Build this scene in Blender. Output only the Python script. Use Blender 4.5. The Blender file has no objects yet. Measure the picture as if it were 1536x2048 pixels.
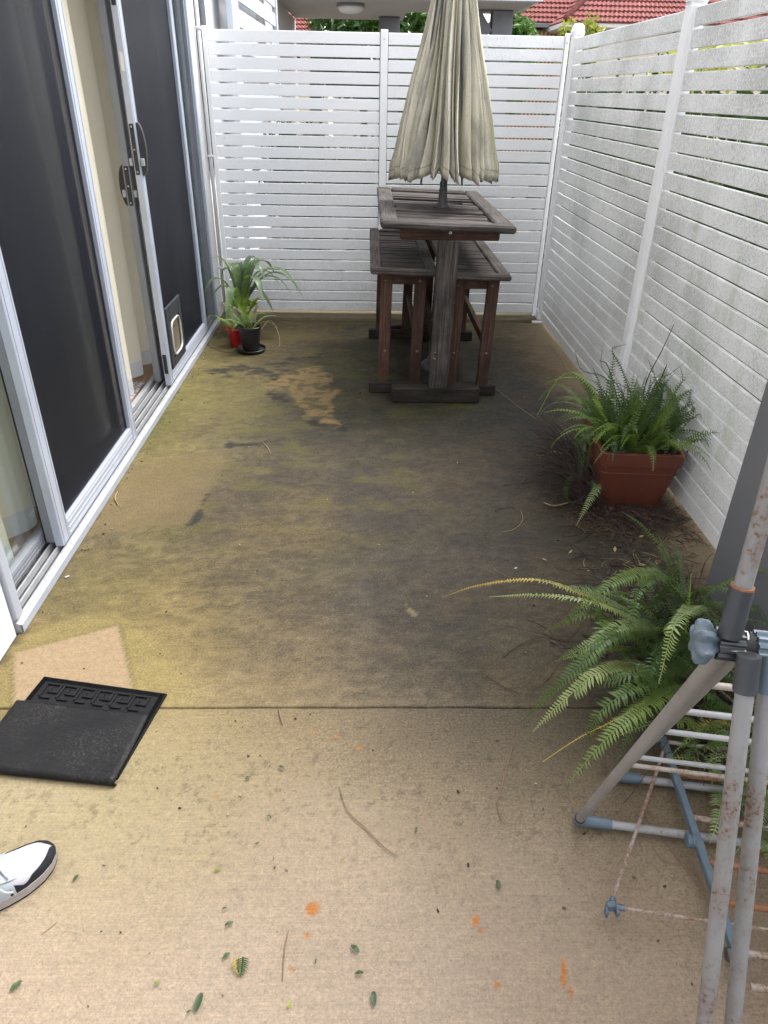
import bpy, bmesh, math, random
import numpy as np
from mathutils import Vector, Matrix, Quaternion
random.seed(7)
RNG = np.random.default_rng(11)
R = math.radians
sc = bpy.context.scene
col = sc.collection

# ------------------------------------------------------------------ camera
cam = bpy.data.cameras.new('camera')
cam.sensor_fit = 'VERTICAL'; cam.sensor_height = 36.0
cam.lens = 1429.0 / 2048.0 * 36.0
cam.clip_start = 0.02; cam.clip_end = 900
camo = bpy.data.objects.new('camera', cam); col.objects.link(camo)
_m = Matrix(((1.0, -0.004, -0.026, 0), (-0.02, 0.507, -0.862, 0), (0.017, 0.862, 0.507, 0), (0, 0, 0, 1)))
camo.matrix_world = Matrix.Translation((0, 0, 1.5)) @ _m.to_3x3().to_quaternion().to_matrix().to_4x4()
sc.camera = camo

# ------------------------------------------------------------------ sky, sun, exposure
SUN_EL, SUN_AZ = R(56), R(58)          # azimuth clockwise from +Y
w = bpy.data.worlds.new('World'); sc.world = w; w.use_nodes = True
wn = w.node_tree; wn.nodes.clear()
sky = wn.nodes.new('ShaderNodeTexSky'); sky.sky_type = 'NISHITA'; sky.sun_disc = False
sky.sun_elevation = SUN_EL; sky.sun_rotation = SUN_AZ
sky.air_density = 1.0; sky.dust_density = 3.0; sky.ozone_density = 1.0
hs = wn.nodes.new('ShaderNodeHueSaturation'); hs.inputs['Saturation'].default_value = 0.22
bg = wn.nodes.new('ShaderNodeBackground'); bg.inputs['Strength'].default_value = 0.15
wo = wn.nodes.new('ShaderNodeOutputWorld')
wn.links.new(sky.outputs[0], hs.inputs['Color']); wn.links.new(hs.outputs[0], bg.inputs[0]); wn.links.new(bg.outputs[0], wo.inputs[0])
sun = bpy.data.lights.new('sun', 'SUN'); sun.energy = 0.6; sun.angle = R(24); sun.color = (1.0, 0.965, 0.91)
suno = bpy.data.objects.new('sun', sun); col.objects.link(suno)
sd = Vector((math.sin(SUN_AZ)*math.cos(SUN_EL), math.cos(SUN_AZ)*math.cos(SUN_EL), math.sin(SUN_EL)))
suno.rotation_euler = sd.to_track_quat('Z', 'Y').to_euler()
sc.view_settings.view_transform = 'Standard'; sc.view_settings.look = 'None'
sc.view_settings.gamma = 1.0; sc.view_settings.use_curve_mapping = False
sc.view_settings.exposure = 2.15
sc.render.engine = 'CYCLES'
sc.cycles.max_bounces = 10; sc.cycles.transparent_max_bounces = 24

# ------------------------------------------------------------------ material helpers
def lin(r, g=None, b=None, k=1.0):
    if g is None: r, g, b = r
    return tuple(k*(((c/255)/12.92) if c/255 <= 0.04045 else ((c/255+0.055)/1.055)**2.4) for c in (r, g, b))

class NT:
    def __init__(s, name):
        s.m = bpy.data.materials.new(name); s.m.use_nodes = True
        s.t = s.m.node_tree; s.t.nodes.clear()
        s.out = s.t.nodes.new('ShaderNodeOutputMaterial')
        s.p = s.t.nodes.new('ShaderNodeBsdfPrincipled')
        s.t.links.new(s.p.outputs[0], s.out.inputs[0])
        s._co = None
    def n(s, ty, **kw):
        x = s.t.nodes.new(ty)
        for k, v in kw.items(): setattr(x, k, v)
        return x
    def put(s, sock, v):
        if isinstance(v, bpy.types.NodeSocket): s.t.links.new(v, sock)
        elif v is not None:
            if hasattr(sock.default_value, '__len__') and not hasattr(v, '__len__'): sock.default_value = [v]*len(sock.default_value)
            elif hasattr(v, '__len__') and len(v) == 3 and len(sock.default_value) == 4: sock.default_value = (*v, 1)
            else: sock.default_value = v
    def obj(s):
        if s._co is None:
            s._co = s.n('ShaderNodeTexCoord')
        return s._co.outputs['Object']
    def uv(s): 
        s.obj(); return s._co.outputs['UV']
    def geo(s):
        return s.n('ShaderNodeNewGeometry').outputs['Position']
    def rnd(s):
        return s.n('ShaderNodeObjectInfo').outputs['Random']
    def attr(s, name, typ='GEOMETRY', out='Fac'):
        a = s.n('ShaderNodeAttribute', attribute_type=typ, attribute_name=name); return a.outputs[out]
    def map(s, v, scale=(1, 1, 1), loc=(0, 0, 0)):
        x = s.n('ShaderNodeMapping'); s.put(x.inputs['Vector'], v); s.put(x.inputs['Scale'], scale); s.put(x.inputs['Location'], loc); return x.outputs[0]
    def noise(s, v, scale, detail=4, rough=0.55, dist=0.0, out='Fac'):
        x = s.n('ShaderNodeTexNoise'); s.put(x.inputs['Vector'], v); s.put(x.inputs['Scale'], scale)
        s.put(x.inputs['Detail'], detail); s.put(x.inputs['Roughness'], rough); s.put(x.inputs['Distortion'], dist); return x.outputs[out]
    def vor(s, v, scale, feature='F1', out='Distance', rand=1.0):
        x = s.n('ShaderNodeTexVoronoi', feature=feature); s.put(x.inputs['Vector'], v); s.put(x.inputs['Scale'], scale); s.put(x.inputs['Randomness'], rand); return x.outputs[out]
    def rng(s, f, a, b, c=0.0, d=1.0, smooth=False):
        x = s.n('ShaderNodeMapRange', interpolation_type='SMOOTHSTEP' if smooth else 'LINEAR'); x.clamp = True
        s.put(x.inputs[0], f)
        for i, q in enumerate((a, b, c, d)): s.put(x.inputs[i+1], q)
        return x.outputs[0]
    def math(s, op, a, b=None):
        x = s.n('ShaderNodeMath', operation=op); s.put(x.inputs[0], a)
        if b is not None: s.put(x.inputs[1], b)
        return x.outputs[0]
    def mix(s, f, a, b, mode='MIX'):
        x = s.n('ShaderNodeMix', data_type='RGBA', blend_type=mode); s.put(x.inputs[0], f); s.put(x.inputs[6], a); s.put(x.inputs[7], b); return x.outputs[2]
    def comb(s, x_, y_, z_):
        x = s.n('ShaderNodeCombineXYZ'); s.put(x.inputs[0], x_); s.put(x.inputs[1], y_); s.put(x.inputs[2], z_); return x.outputs[0]
    def sep(s, v):
        x = s.n('ShaderNodeSeparateXYZ'); s.put(x.inputs[0], v); return x.outputs
    def bump(s, h, strength=0.3, dist=0.01):
        x = s.n('ShaderNodeBump'); s.put(x.inputs['Height'], h); s.put(x.inputs['Strength'], strength); s.put(x.inputs['Distance'], dist)
        s.t.links.new(x.outputs[0], s.p.inputs['Normal'])
    def set(s, base=None, rough=None, metal=None, spec=None, alpha=None):
        for k, v in (('Base Color', base), ('Roughness', rough), ('Metallic', metal), ('Specular IOR Level', spec), ('Alpha', alpha)):
            if v is not None: s.put(s.p.inputs[k], v)
        return s.m

M = {}
def simple(name, rgb, rough=0.5, metal=0.0, spec=0.5, var=0.12, scale=8.0, bump=0.0, bscale=200.0, dirt=None, dirtamt=0.4):
    nt = NT(name); v = nt.obj()
    f = nt.noise(v, scale, 5, 0.6)
    a = tuple(c*(1-var) for c in rgb); b = tuple(min(1, c*(1+var)) for c in rgb)
    c = nt.mix(nt.rng(f, 0.3, 0.7), a, b)
    if dirt is not None:
        g = nt.rng(nt.noise(nt.map(v, (1, 1, 1), (3.1, 1.7, 5.2)), scale*2.3, 8, 0.7), 0.5, 0.72)
        c = nt.mix(nt.math('MULTIPLY', g, dirtamt), c, dirt)
    if bump: nt.bump(nt.noise(v, bscale, 3, 0.6), bump, 0.002)
    nt.set(c, rough, metal, spec)
    if bump or var: nt.put(nt.p.inputs['Roughness'], nt.rng(f, 0.2, 0.8, max(0, rough-0.08), min(1, rough+0.08)))
    M[name] = nt.m; return nt

# concrete with an albedo map of stains and fence-base sunlight carried by the mesh, plus grain, pits and broom lines
def concrete():
    nt = NT('stained_concrete'); v = nt.obj()
    base = nt.attr('floor_tone', 'GEOMETRY', 'Color')
    f1 = nt.noise(v, 260, 3, 0.7); f2 = nt.noise(v, 55, 5, 0.65)
    f3 = nt.noise(nt.map(v, (6, 260, 1)), 1.0, 3, 0.6)
    lumn = nt.n('ShaderNodeRGBToBW'); nt.put(lumn.inputs[0], base)
    ga = nt.rng(lumn.outputs[0], 0.035, 0.17, 0.95, 0.38)
    g1 = nt.noise(v, 135, 3, 0.75); gm = nt.math('ADD', nt.math('MULTIPLY', g1, 0.55), nt.math('MULTIPLY', f1, 0.45))
    c = nt.mix(ga, base, nt.mix(1.0, base, nt.mix(nt.rng(gm, 0.36, 0.64), (0.36, 0.36, 0.37), (1.72, 1.66, 1.54)), 'MULTIPLY'))
    sandy = nt.rng(nt.noise(nt.map(v, (1, 1, 1), (8, 3, 1)), 175, 2, 0.6), 0.60, 0.70)
    c = nt.mix(nt.math('MULTIPLY', nt.math('MULTIPLY', sandy, ga), 0.42), c, (0.17, 0.135, 0.085))
    c = nt.mix(1.0, c, nt.mix(nt.rng(f2, 0.3, 0.7), (0.86, 0.86, 0.87), (1.14, 1.13, 1.11)), 'MULTIPLY')
    c = nt.mix(1.0, c, nt.mix(nt.rng(f3, 0.35, 0.65), (0.93, 0.93, 0.93), (1.07, 1.07, 1.06)), 'MULTIPLY')
    pit = nt.rng(nt.noise(nt.map(v, (1, 1, 1), (9, 2, 0)), 150, 2, 0.5), 0.66, 0.74)
    c = nt.mix(nt.math('MULTIPLY', pit, 0.55), c, nt.mix(1.0, c, (0.35, 0.33, 0.3), 'MULTIPLY'))
    spk = nt.rng(nt.vor(v, 95), 0.10, 0.05)
    pick = nt.rng(nt.noise(nt.map(v, (1, 1, 1), (4, 7, 0)), 60, 2), 0.56, 0.62)
    c = nt.mix(nt.math('MULTIPLY', nt.math('MULTIPLY', spk, pick), 0.8), c, (0.40, 0.36, 0.28))
    h = nt.math('ADD', nt.math('ADD', f1, nt.math('MULTIPLY', f3, 0.7)), nt.math('MULTIPLY', pit, -1.2))
    nt.bump(h, 0.35, 0.002)
    M['concrete'] = nt.set(c, nt.rng(f2, 0.3, 0.7, 0.72, 0.95), 0, 0.35)
concrete()

# white powder coat with black/green mildew flecks, amount set per object
def white_powder():
    nt = NT('white_powdercoat'); v = nt.geo()
    am = nt.attr('mildew', 'OBJECT', 'Fac')
    big = nt.noise(v, 1.7, 4, 0.6)
    m = nt.math('MULTIPLY', am, nt.rng(big, 0.3, 0.65, 0.45, 1.25))
    fl = nt.noise(nt.map(v, (270, 270, 130)), 1.0, 3, 0.62)
    fl2 = nt.noise(nt.map(v, (150, 150, 55)), 1.0, 4, 0.6)
    th = nt.math('SUBTRACT', 0.68, nt.math('MULTIPLY', m, 0.22))
    speck = nt.rng(fl, th, nt.math('ADD', th, 0.10))
    stre = nt.rng(fl2, nt.math('ADD', th, -0.02), nt.math('ADD', th, 0.16))
    c = nt.mix(nt.math('MULTIPLY', nt.math('MINIMUM', m, 1.0), 0.28), (0.84, 0.842, 0.86), (0.58, 0.595, 0.57))
    c = nt.mix(nt.math('MULTIPLY', stre, 0.55), c, (0.38, 0.39, 0.37))
    c = nt.mix(nt.math('MULTIPLY', speck, 0.50), c, (0.20, 0.21, 0.19))
    gr = nt.attr('algae', 'OBJECT', 'Fac')
    ga = nt.rng(nt.noise(nt.map(v, (9, 9, 4), (5, 1, 2)), 1.0, 5, 0.65), 0.50, 0.70)
    c = nt.mix(nt.math('MULTIPLY', nt.math('MULTIPLY', ga, gr), 0.55), c, (0.33, 0.37, 0.22))
    M['white'] = nt.set(c, 0.38, 0, 0.45)
white_powder()

def wood(name, c_dark, c_mid, c_light, green=0.0):
    nt = NT(name); uv = nt.uv(); r = nt.rnd()
    u = nt.n('ShaderNodeVectorMath', operation='ADD'); nt.put(u.inputs[0], uv); nt.put(u.inputs[1], nt.comb(nt.math('MULTIPLY', r, 13.0), nt.math('MULTIPLY', r, 7.0), 0.0))
    v = u.outputs[0]
    f = nt.noise(nt.map(v, (5, 130, 1)), 1.0, 6, 0.65, 0.6)
    f2 = nt.noise(nt.map(v, (14, 420, 1)), 1.0, 3, 0.6)
    big = nt.noise(nt.obj(), 5.0, 5, 0.65)
    c = nt.mix(nt.rng(f, 0.3, 0.52), c_dark, c_mid); c = nt.mix(nt.rng(f, 0.5, 0.75), c, c_light)
    c = nt.mix(1.0, c, nt.mix(nt.rng(r, 0, 1), (0.82, 0.82, 0.84), (1.18, 1.15, 1.12)), 'MULTIPLY')
    c = nt.mix(nt.rng(big, 0.42, 0.70, 0, 0.65), c, tuple(x*0.42 for x in c_dark))
    crack = nt.rng(f2, 0.36, 0.28)
    c = nt.mix(nt.math('MULTIPLY', crack, 0.75), c, tuple(x*0.25 for x in c_dark))
    if green: c = nt.mix(nt.math('MULTIPLY', nt.rng(nt.noise(nt.map(nt.obj(), (1, 1, 1), (4, 4, 4)), 7, 5, 0.7), 0.5, 0.7), green), c, (0.060, 0.065, 0.028))
    nt.bump(nt.math('ADD', f, nt.math('MULTIPLY', f2, 0.8)), 0.55, 0.003)
    M[name] = nt.set(c, 0.82, 0, 0.3)
wood('grey_wood', (0.028, 0.023, 0.021), (0.078, 0.067, 0.062), (0.185, 0.165, 0.155), 0.10)
wood('brown_wood', (0.032, 0.017, 0.012), (0.075, 0.040, 0.028), (0.135, 0.082, 0.060), 0.08)
wood('dark_wood', (0.013, 0.010, 0.009), (0.025, 0.019, 0.016), (0.045, 0.036, 0.031), 0.2)

def canvas():
    nt = NT('mouldy_canvas'); uv = nt.uv(); v = nt.obj()
    f = nt.noise(nt.map(uv, (26, 1.6, 1)), 1.0, 5, 0.6)
    c = nt.mix(nt.rng(f, 0.32, 0.62), (0.66, 0.615, 0.515), (0.53, 0.50, 0.40))
    g = nt.noise(nt.map(uv, (11, 1.3, 1), (3, 5, 0)), 1.0, 5, 0.65)
    c = nt.mix(nt.rng(g, 0.46, 0.66, 0, 0.75), c, (0.29, 0.29, 0.17))
    k = nt.noise(nt.map(uv, (15, 2.2, 1), (8, 1, 0)), 1.0, 6, 0.7)
    c = nt.mix(nt.rng(k, 0.46, 0.64, 0, 0.75), c, (0.185, 0.175, 0.165))
    s_ = nt.rng(nt.noise(v, 120, 2, 0.6), 0.64, 0.72)
    c = nt.mix(nt.math('MULTIPLY', s_, 0.65), c, (0.09, 0.085, 0.06))
    vv = nt.sep(uv)[1]
    seam = nt.math('MULTIPLY', nt.rng(vv, 0.045, 0.050), nt.rng(vv, 0.056, 0.051))
    c = nt.mix(nt.math('MULTIPLY', seam, 0.55), c, (0.12, 0.10, 0.07))
    nt.bump(nt.noise(v, 700, 2, 0.5), 0.15, 0.001)
    M['canvas'] = nt.set(c, 0.9, 0, 0.2)
canvas()

def leafmat(name, a, b, tip=None, rough=0.42, trans=0.30):
    nt = NT(name); r = nt.rnd(); v = nt.obj()
    f = nt.noise(v, 22, 4, 0.6)
    c = nt.mix(nt.rng(f, 0.3, 0.7), a, b)
    c = nt.mix(1.0, c, nt.mix(r, (0.72, 0.75, 0.75), (1.3, 1.22, 1.1)), 'MULTIPLY')
    if tip is not None:
        c = nt.mix(nt.rng(nt.noise(nt.map(v, (1, 1, 1), (2, 3, 4)), 9, 3), 0.56, 0.68, 0, 0.8), c, tip)
    nt.set(c, rough, 0, 0.4)
    tr = nt.n('ShaderNodeBsdfTranslucent'); nt.put(tr.inputs[0], nt.mix(1.0, c, (1.3, 1.35, 0.7), 'MULTIPLY'))
    mx = nt.n('ShaderNodeMixShader'); mx.inputs[0].default_value = trans
    nt.t.links.new(nt.p.outputs[0], mx.inputs[1]); nt.t.links.new(tr.outputs[0], mx.inputs[2]); nt.t.links.new(mx.outputs[0], nt.out.inputs[0])
    M[name] = nt.m
leafmat('fern_dark', (0.040, 0.080, 0.024), (0.080, 0.135, 0.038), None, 0.34)
leafmat('fern_mid', (0.085, 0.145, 0.036), (0.150, 0.215, 0.062), None, 0.34)
leafmat('fern_pale', (0.20, 0.28, 0.12), (0.30, 0.37, 0.17))
leafmat('fern_lime', (0.14, 0.25, 0.03), (0.22, 0.34, 0.06))
leafmat('fern_yellow', (0.42, 0.30, 0.06), (0.34, 0.30, 0.10), (0.30, 0.16, 0.05))
leafmat('strap_leaf', (0.110, 0.170, 0.090), (0.190, 0.260, 0.140), None, 0.35)
leafmat('tree_leaf', (0.035, 0.095, 0.018), (0.085, 0.175, 0.035), None, 0.45)
leafmat('tree_leaf_dark', (0.018, 0.040, 0.012), (0.045, 0.085, 0.022), None, 0.5)
leafmat('shrub_yellow', (0.30, 0.30, 0.03), (0.18, 0.24, 0.04), None, 0.5)
leafmat('cut_leaf', (0.022, 0.050, 0.016), (0.045, 0.085, 0.026), None, 0.45, 0.1)
simple('dead_stem', (0.042, 0.026, 0.022), 0.8, var=0.4, scale=30)
simple('dead_leaf', (0.10, 0.055, 0.032), 0.8, var=0.4, scale=30)
simple('straw', (0.26, 0.19, 0.11), 0.8, var=0.3, scale=30)
simple('twig_brown', (0.17, 0.105, 0.07), 0.8, var=0.25, scale=40)
simple('litter', (0.060, 0.040, 0.028), 0.95, var=0.5, scale=60, bump=0.8, bscale=90)
simple('alu', (0.42, 0.455, 0.53), 0.36, 0.25, 0.5, 0.05, 4, dirt=(0.30, 0.29, 0.26), dirtamt=0.22)
simple('channel_dark', (0.045, 0.043, 0.040), 0.7, 0.0, 0.3, 0.4, 25, dirt=(0.18, 0.17, 0.15), dirtamt=0.5)
simple('alu_grey', (0.20, 0.212, 0.235), 0.42, 0.3, 0.5, 0.06, 4)
simple('alu_dirty', (0.34, 0.35, 0.37), 0.5, 0.2, 0.4, 0.1, 20, dirt=(0.16, 0.15, 0.13), dirtamt=0.45)
simple('black_plastic', (0.016, 0.016, 0.018), 0.42, 0, 0.5, 0.15, 20)
simple('rubber_seal', (0.012, 0.012, 0.013), 0.7, 0, 0.3)
simple('steel_screw', (0.5, 0.5, 0.5), 0.3, 1.0)
simple('bolt_bronze', (0.22, 0.16, 0.12), 0.45, 0.8)
simple('render_white', (0.58, 0.58, 0.58), 0.75, 0, 0.3, 0.05, 3, 0.25, 120, (0.42, 0.40, 0.34), 0.25)
simple('curtain_cream', (0.74, 0.67, 0.52), 0.9, 0, 0.1, 0.07, 3, 0.2, 500)
simple('curtain_hem', (0.72, 0.72, 0.72), 0.9, 0, 0.1, 0.04, 3, 0.2, 500)
simple('room_paint', (0.72, 0.71, 0.68), 0.8, 0, 0.3, 0.03)
simple('flap_tan', (0.13, 0.105, 0.07), 0.3, 0, 0.5, 0.2, 12)
simple('pole_dark', (0.040, 0.047, 0.055), 0.45, 0.3, 0.5, 0.3, 14, dirt=(0.20, 0.12, 0.06), dirtamt=0.3)
simple('pole_grey', (0.075, 0.082, 0.090), 0.55, 0.2, 0.4, 0.25, 20, dirt=(0.30, 0.15, 0.05), dirtamt=0.5)
simple('pot_red', (0.30, 0.010, 0.016), 0.3, 0, 0.5, 0.1)
simple('pot_black', (0.013, 0.013, 0.015), 0.38, 0, 0.5, 0.3, 20, dirt=(0.07, 0.065, 0.05), dirtamt=0.3)
simple('pot_stone', (0.52, 0.45, 0.37), 0.8, 0, 0.3, 0.2, 14, 0.4, 90, (0.22, 0.17, 0.12), 0.6)
simple('pot_terracotta', (0.125, 0.036, 0.021), 0.6, 0, 0.35, 0.16, 7, 0.15, 160, (0.085, 0.060, 0.042), 0.6)
simple('cup_grey', (0.42, 0.42, 0.40), 0.35, 0, 0.5, 0.1)
simple('soil', (0.035, 0.026, 0.020), 0.95, 0, 0.2, 0.5, 50, 0.8, 90)
simple('joint_fill', (0.012, 0.011, 0.009), 0.95)
simple('grey_paint', (0.135, 0.138, 0.148), 0.62, 0, 0.4, 0.05, 5, 0.12, 260)
simple('teal_plastic', (0.070, 0.100, 0.130), 0.45, 0, 0.45, 0.10, 12, dirt=(0.20, 0.20, 0.19), dirtamt=0.35)
simple('slate_plastic', (0.020, 0.024, 0.030), 0.42, 0, 0.5, 0.15, 18, dirt=(0.12, 0.12, 0.12), dirtamt=0.25)
simple('shoe_suede', (0.012, 0.013, 0.016), 0.85, 0, 0.2, 0.3, 60, 0.5, 400)
simple('shoe_leather', (0.27, 0.30, 0.325), 0.5, 0, 0.4, 0.04, 30)
simple('shoe_sole', (0.27, 0.245, 0.235), 0.6, 0, 0.3, 0.10, 50, 0.1, 200, (0.22, 0.18, 0.14), 0.6)
simple('shoe_lace', (0.37, 0.37, 0.39), 0.8, 0, 0.2, 0.03)
simple('soffit', (0.50, 0.47, 0.445), 0.8, 0, 0.2, 0.03)
simple('fascia', (0.60, 0.64, 0.70), 0.5, 0, 0.4, 0.02)
simple('pier_grey', (0.20, 0.205, 0.225), 0.75, 0, 0.3, 0.06)
simple('cream_wall', (0.66, 0.57, 0.45), 0.8, 0, 0.3, 0.05)
simple('stripe_tan', (0.68, 0.48, 0.28), 0.75, 0, 0.3, 0.1)
simple('stripe_red', (0.30, 0.125, 0.07), 0.75, 0, 0.3, 0.1)
simple('gutter_white', (0.70, 0.67, 0.62), 0.6, 0, 0.3, 0.05, dirt=(0.35, 0.3, 0.25), dirtamt=0.4)
simple('bark', (0.085, 0.068, 0.055), 0.95, 0, 0.2, 0.3, 20, 0.8, 40)
simple('lamp_glass', (0.72, 0.70, 0.67), 0.35, 0, 0.5, 0.02)
simple('outer_ground', (0.075, 0.070, 0.060), 0.95, 0, 0.2, 0.25, 0.6, 0.3, 60)
simple('window_dark', (0.028, 0.030, 0.034), 0.12, 0, 0.6, 0.1)
simple('blue_white', (0.46, 0.50, 0.58), 0.45, 0, 0.4, 0.03)

def curtain_cloth(name, rgb):
    nt = NT(name); v = nt.obj(); f = nt.noise(v, 3, 4)
    c = nt.mix(nt.rng(f, .3, .7), tuple(x*.95 for x in rgb), rgb); nt.set(c, 0.95, 0, 0.05)
    tr = nt.n('ShaderNodeBsdfTranslucent'); nt.put(tr.inputs[0], c); mx = nt.n('ShaderNodeMixShader'); mx.inputs[0].default_value = 0.45
    nt.t.links.new(nt.p.outputs[0], mx.inputs[1]); nt.t.links.new(tr.outputs[0], mx.inputs[2]); nt.t.links.new(mx.outputs[0], nt.out.inputs[0]); M[name] = nt.m
curtain_cloth('curtain_cream', (0.90, 0.845, 0.70)); curtain_cloth('curtain_hem', (0.74, 0.74, 0.75))
def floorboards():
    nt = NT('timber_floor'); v = nt.obj()
    f = nt.noise(nt.map(v, (90, 4, 1)), 1.0, 5, 0.6)
    nt.set(nt.mix(nt.rng(f, 0.3, 0.7), (0.17, 0.085, 0.045), (0.34, 0.20, 0.115)), 0.4)
    M['timber'] = nt.m
floorboards()
def matfleck():
    nt = NT('fleck_mat'); v = nt.obj()
    f = nt.vor(v, 120, out='Color')
    g = nt.rng(nt.sep(f)[0], 0, 1)
    c = nt.mix(nt.rng(g, 0.25, 0.9), (0.12, 0.105, 0.10), (0.52, 0.48, 0.46))
    nt.bump(nt.vor(v, 120), 0.6, 0.004); nt.set(c, 0.95)
    M['fleck'] = nt.m
matfleck()
def screenmesh():
    nt = NT('security_mesh'); uv = nt.obj()
    s_ = nt.sep(uv)
    wv = nt.n('ShaderNodeTexWave', wave_type='BANDS', bands_direction='Z'); nt.put(wv.inputs['Vector'], uv); nt.put(wv.inputs['Scale'], 130)
    wv2 = nt.n('ShaderNodeTexWave', wave_type='BANDS', bands_direction='Y'); nt.put(wv2.inputs['Vector'], uv); nt.put(wv2.inputs['Scale'], 130)
    nt.bump(nt.math('MULTIPLY', wv.outputs['Fac'], wv2.outputs['Fac']), 0.25, 0.001)
    sm = nt.rng(nt.noise(nt.map(uv, (1, 1, 1)), 2.2, 5, 0.6), 0.35, 0.75)
    sp = nt.rng(nt.noise(uv, 55, 2), 0.76, 0.80)
    c = nt.mix(nt.math('MULTIPLY', sm, 0.5), (0.007, 0.008, 0.013), (0.013, 0.014, 0.020)); c = nt.mix(nt.math('MULTIPLY', sp, 0.4), c, (0.3, 0.3, 0.3))
    nt.set(c, 0.5, 0, 0.12)
    tr = nt.n('ShaderNodeBsdfTransparent'); mx = nt.n('ShaderNodeMixShader'); mx.inputs[0].default_value = 0.26
    nt.t.links.new(nt.p.outputs[0], mx.inputs[1]); nt.t.links.new(tr.outputs[0], mx.inputs[2]); nt.t.links.new(mx.outputs[0], nt.out.inputs[0])
    M['screen'] = nt.m
screenmesh()
def glass(name, tint, lo=0.08):
    nt = NT(name)
    tr = nt.n('ShaderNodeBsdfTransparent'); nt.put(tr.inputs[0], tint)
    gl = nt.n('ShaderNodeBsdfGlossy'); gl.inputs['Roughness'].default_value = 0.015; nt.put(gl.inputs[0], (0.95, 0.98, 0.97))
    fr = nt.n('ShaderNodeLayerWeight'); fr.inputs[0].default_value = 0.5
    mx = nt.n('ShaderNodeMixShader'); nt.put(mx.inputs[0], nt.rng(nt.math('POWER', fr.outputs['Facing'], 4.0), 0.0, 1.0, lo, 0.95))
    nt.t.links.new(tr.outputs[0], mx.inputs[1]); nt.t.links.new(gl.outputs[0], mx.inputs[2]); nt.t.links.new(mx.outputs[0], nt.out.inputs[0])
    M[name] = nt.m
glass('pane_glass', (0.88, 0.915, 0.91))
glass('flap_plastic', (0.80, 0.72, 0.55), 0.12)
def rubber(name, rough, sc_, strn, worn):
    nt = NT(name); v = nt.obj()
    n1 = nt.noise(v, sc_, 4, 0.65, 1.2); big = nt.noise(v, 7, 4, 0.6)
    k = nt.math('MULTIPLY', nt.rng(n1, 0.52, 0.62), nt.rng(big, 0.40, 0.62))
    c = nt.mix(nt.math('MULTIPLY', k, worn), (0.0055, 0.0055, 0.0065), (0.060, 0.055, 0.048))
    nt.bump(n1, strn, 0.003)
    M[name] = nt.set(c, rough, 0, 0.2)
rubber('rubber_back', 0.5, 150, 0.5, 0.55)
rubber('rubber_front', 0.55, 200, 0.2, 0.12)
def shoe_mesh():
    nt = NT('shoe_knit'); v = nt.obj()
    wv = nt.noise(nt.map(v, (600, 600, 600)), 1.0, 2)
    nt.bump(wv, 0.3, 0.0015); M['shoe_knit'] = nt.set(nt.mix(nt.rng(wv, 0.35, 0.65), (0.29, 0.285, 0.315), (0.36, 0.35, 0.38)), 0.85, 0, 0.2)
shoe_mesh()
def rustytube(name, paint, amt, rustc=((0.085, 0.038, 0.018), (0.155, 0.085, 0.045))):
    nt = NT(name); v = nt.obj()
    n1 = nt.noise(v, 130, 7, 0.78); n2 = nt.noise(nt.map(v, (1, 1, 1), (3, 3, 3)), 9, 4, 0.6); n3 = nt.noise(v, 190, 3, 0.6)
    lo = 0.70 - 0.28*amt
    s_ = nt.math('ADD', nt.math('MULTIPLY', n1, 0.62), nt.math('MULTIPLY', n2, 0.38))
    k = nt.rng(s_, lo, lo+0.05)
    c = nt.mix(k, nt.mix(nt.rng(n2, 0.35, 0.7), paint, tuple(x*0.78 for x in paint)), nt.mix(nt.rng(n3, 0.3, 0.7), rustc[0], rustc[1]))
    halo = nt.rng(s_, lo-0.07, lo)
    c = nt.mix(nt.math('MULTIPLY', nt.math('SUBTRACT', halo, k), 0.35), c, rustc[1])
    nt.bump(nt.math('MULTIPLY', k, n3), 0.5, 0.002)
    M[name] = nt.set(c, nt.rng(k, 0, 1, 0.42, 0.9), 0, 0.4)
rustytube('tube_clean', (0.215, 0.205, 0.20), 0.30)
rustytube('tube_rusty', (0.185, 0.185, 0.19), 0.52)
rustytube('rod_rusty', (0.30, 0.27, 0.245), 0.72, ((0.13, 0.062, 0.030), (0.24, 0.155, 0.095)))
rustytube('rod_clean', (0.27, 0.27, 0.275), 0.42)
rustytube('rod_red', (0.22, 0.16, 0.12), 1.1, ((0.15, 0.058, 0.026), (0.24, 0.115, 0.06)))
def rooftile():
    nt = NT('roof_tile'); v = nt.geo(); 
    f = nt.noise(v, 1.6, 5, 0.65); f2 = nt.noise(v, 14, 4, 0.6)
    c = nt.mix(nt.rng(f2, 0.3, 0.7), (0.17, 0.050, 0.045), (0.27, 0.105, 0.095))
    c = nt.mix(nt.rng(f, 0.5, 0.75, 0, 0.5), c, (0.11, 0.06, 0.055))
    M['roof_tile'] = nt.set(c, 0.85, 0, 0.2)
rooftile()

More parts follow.
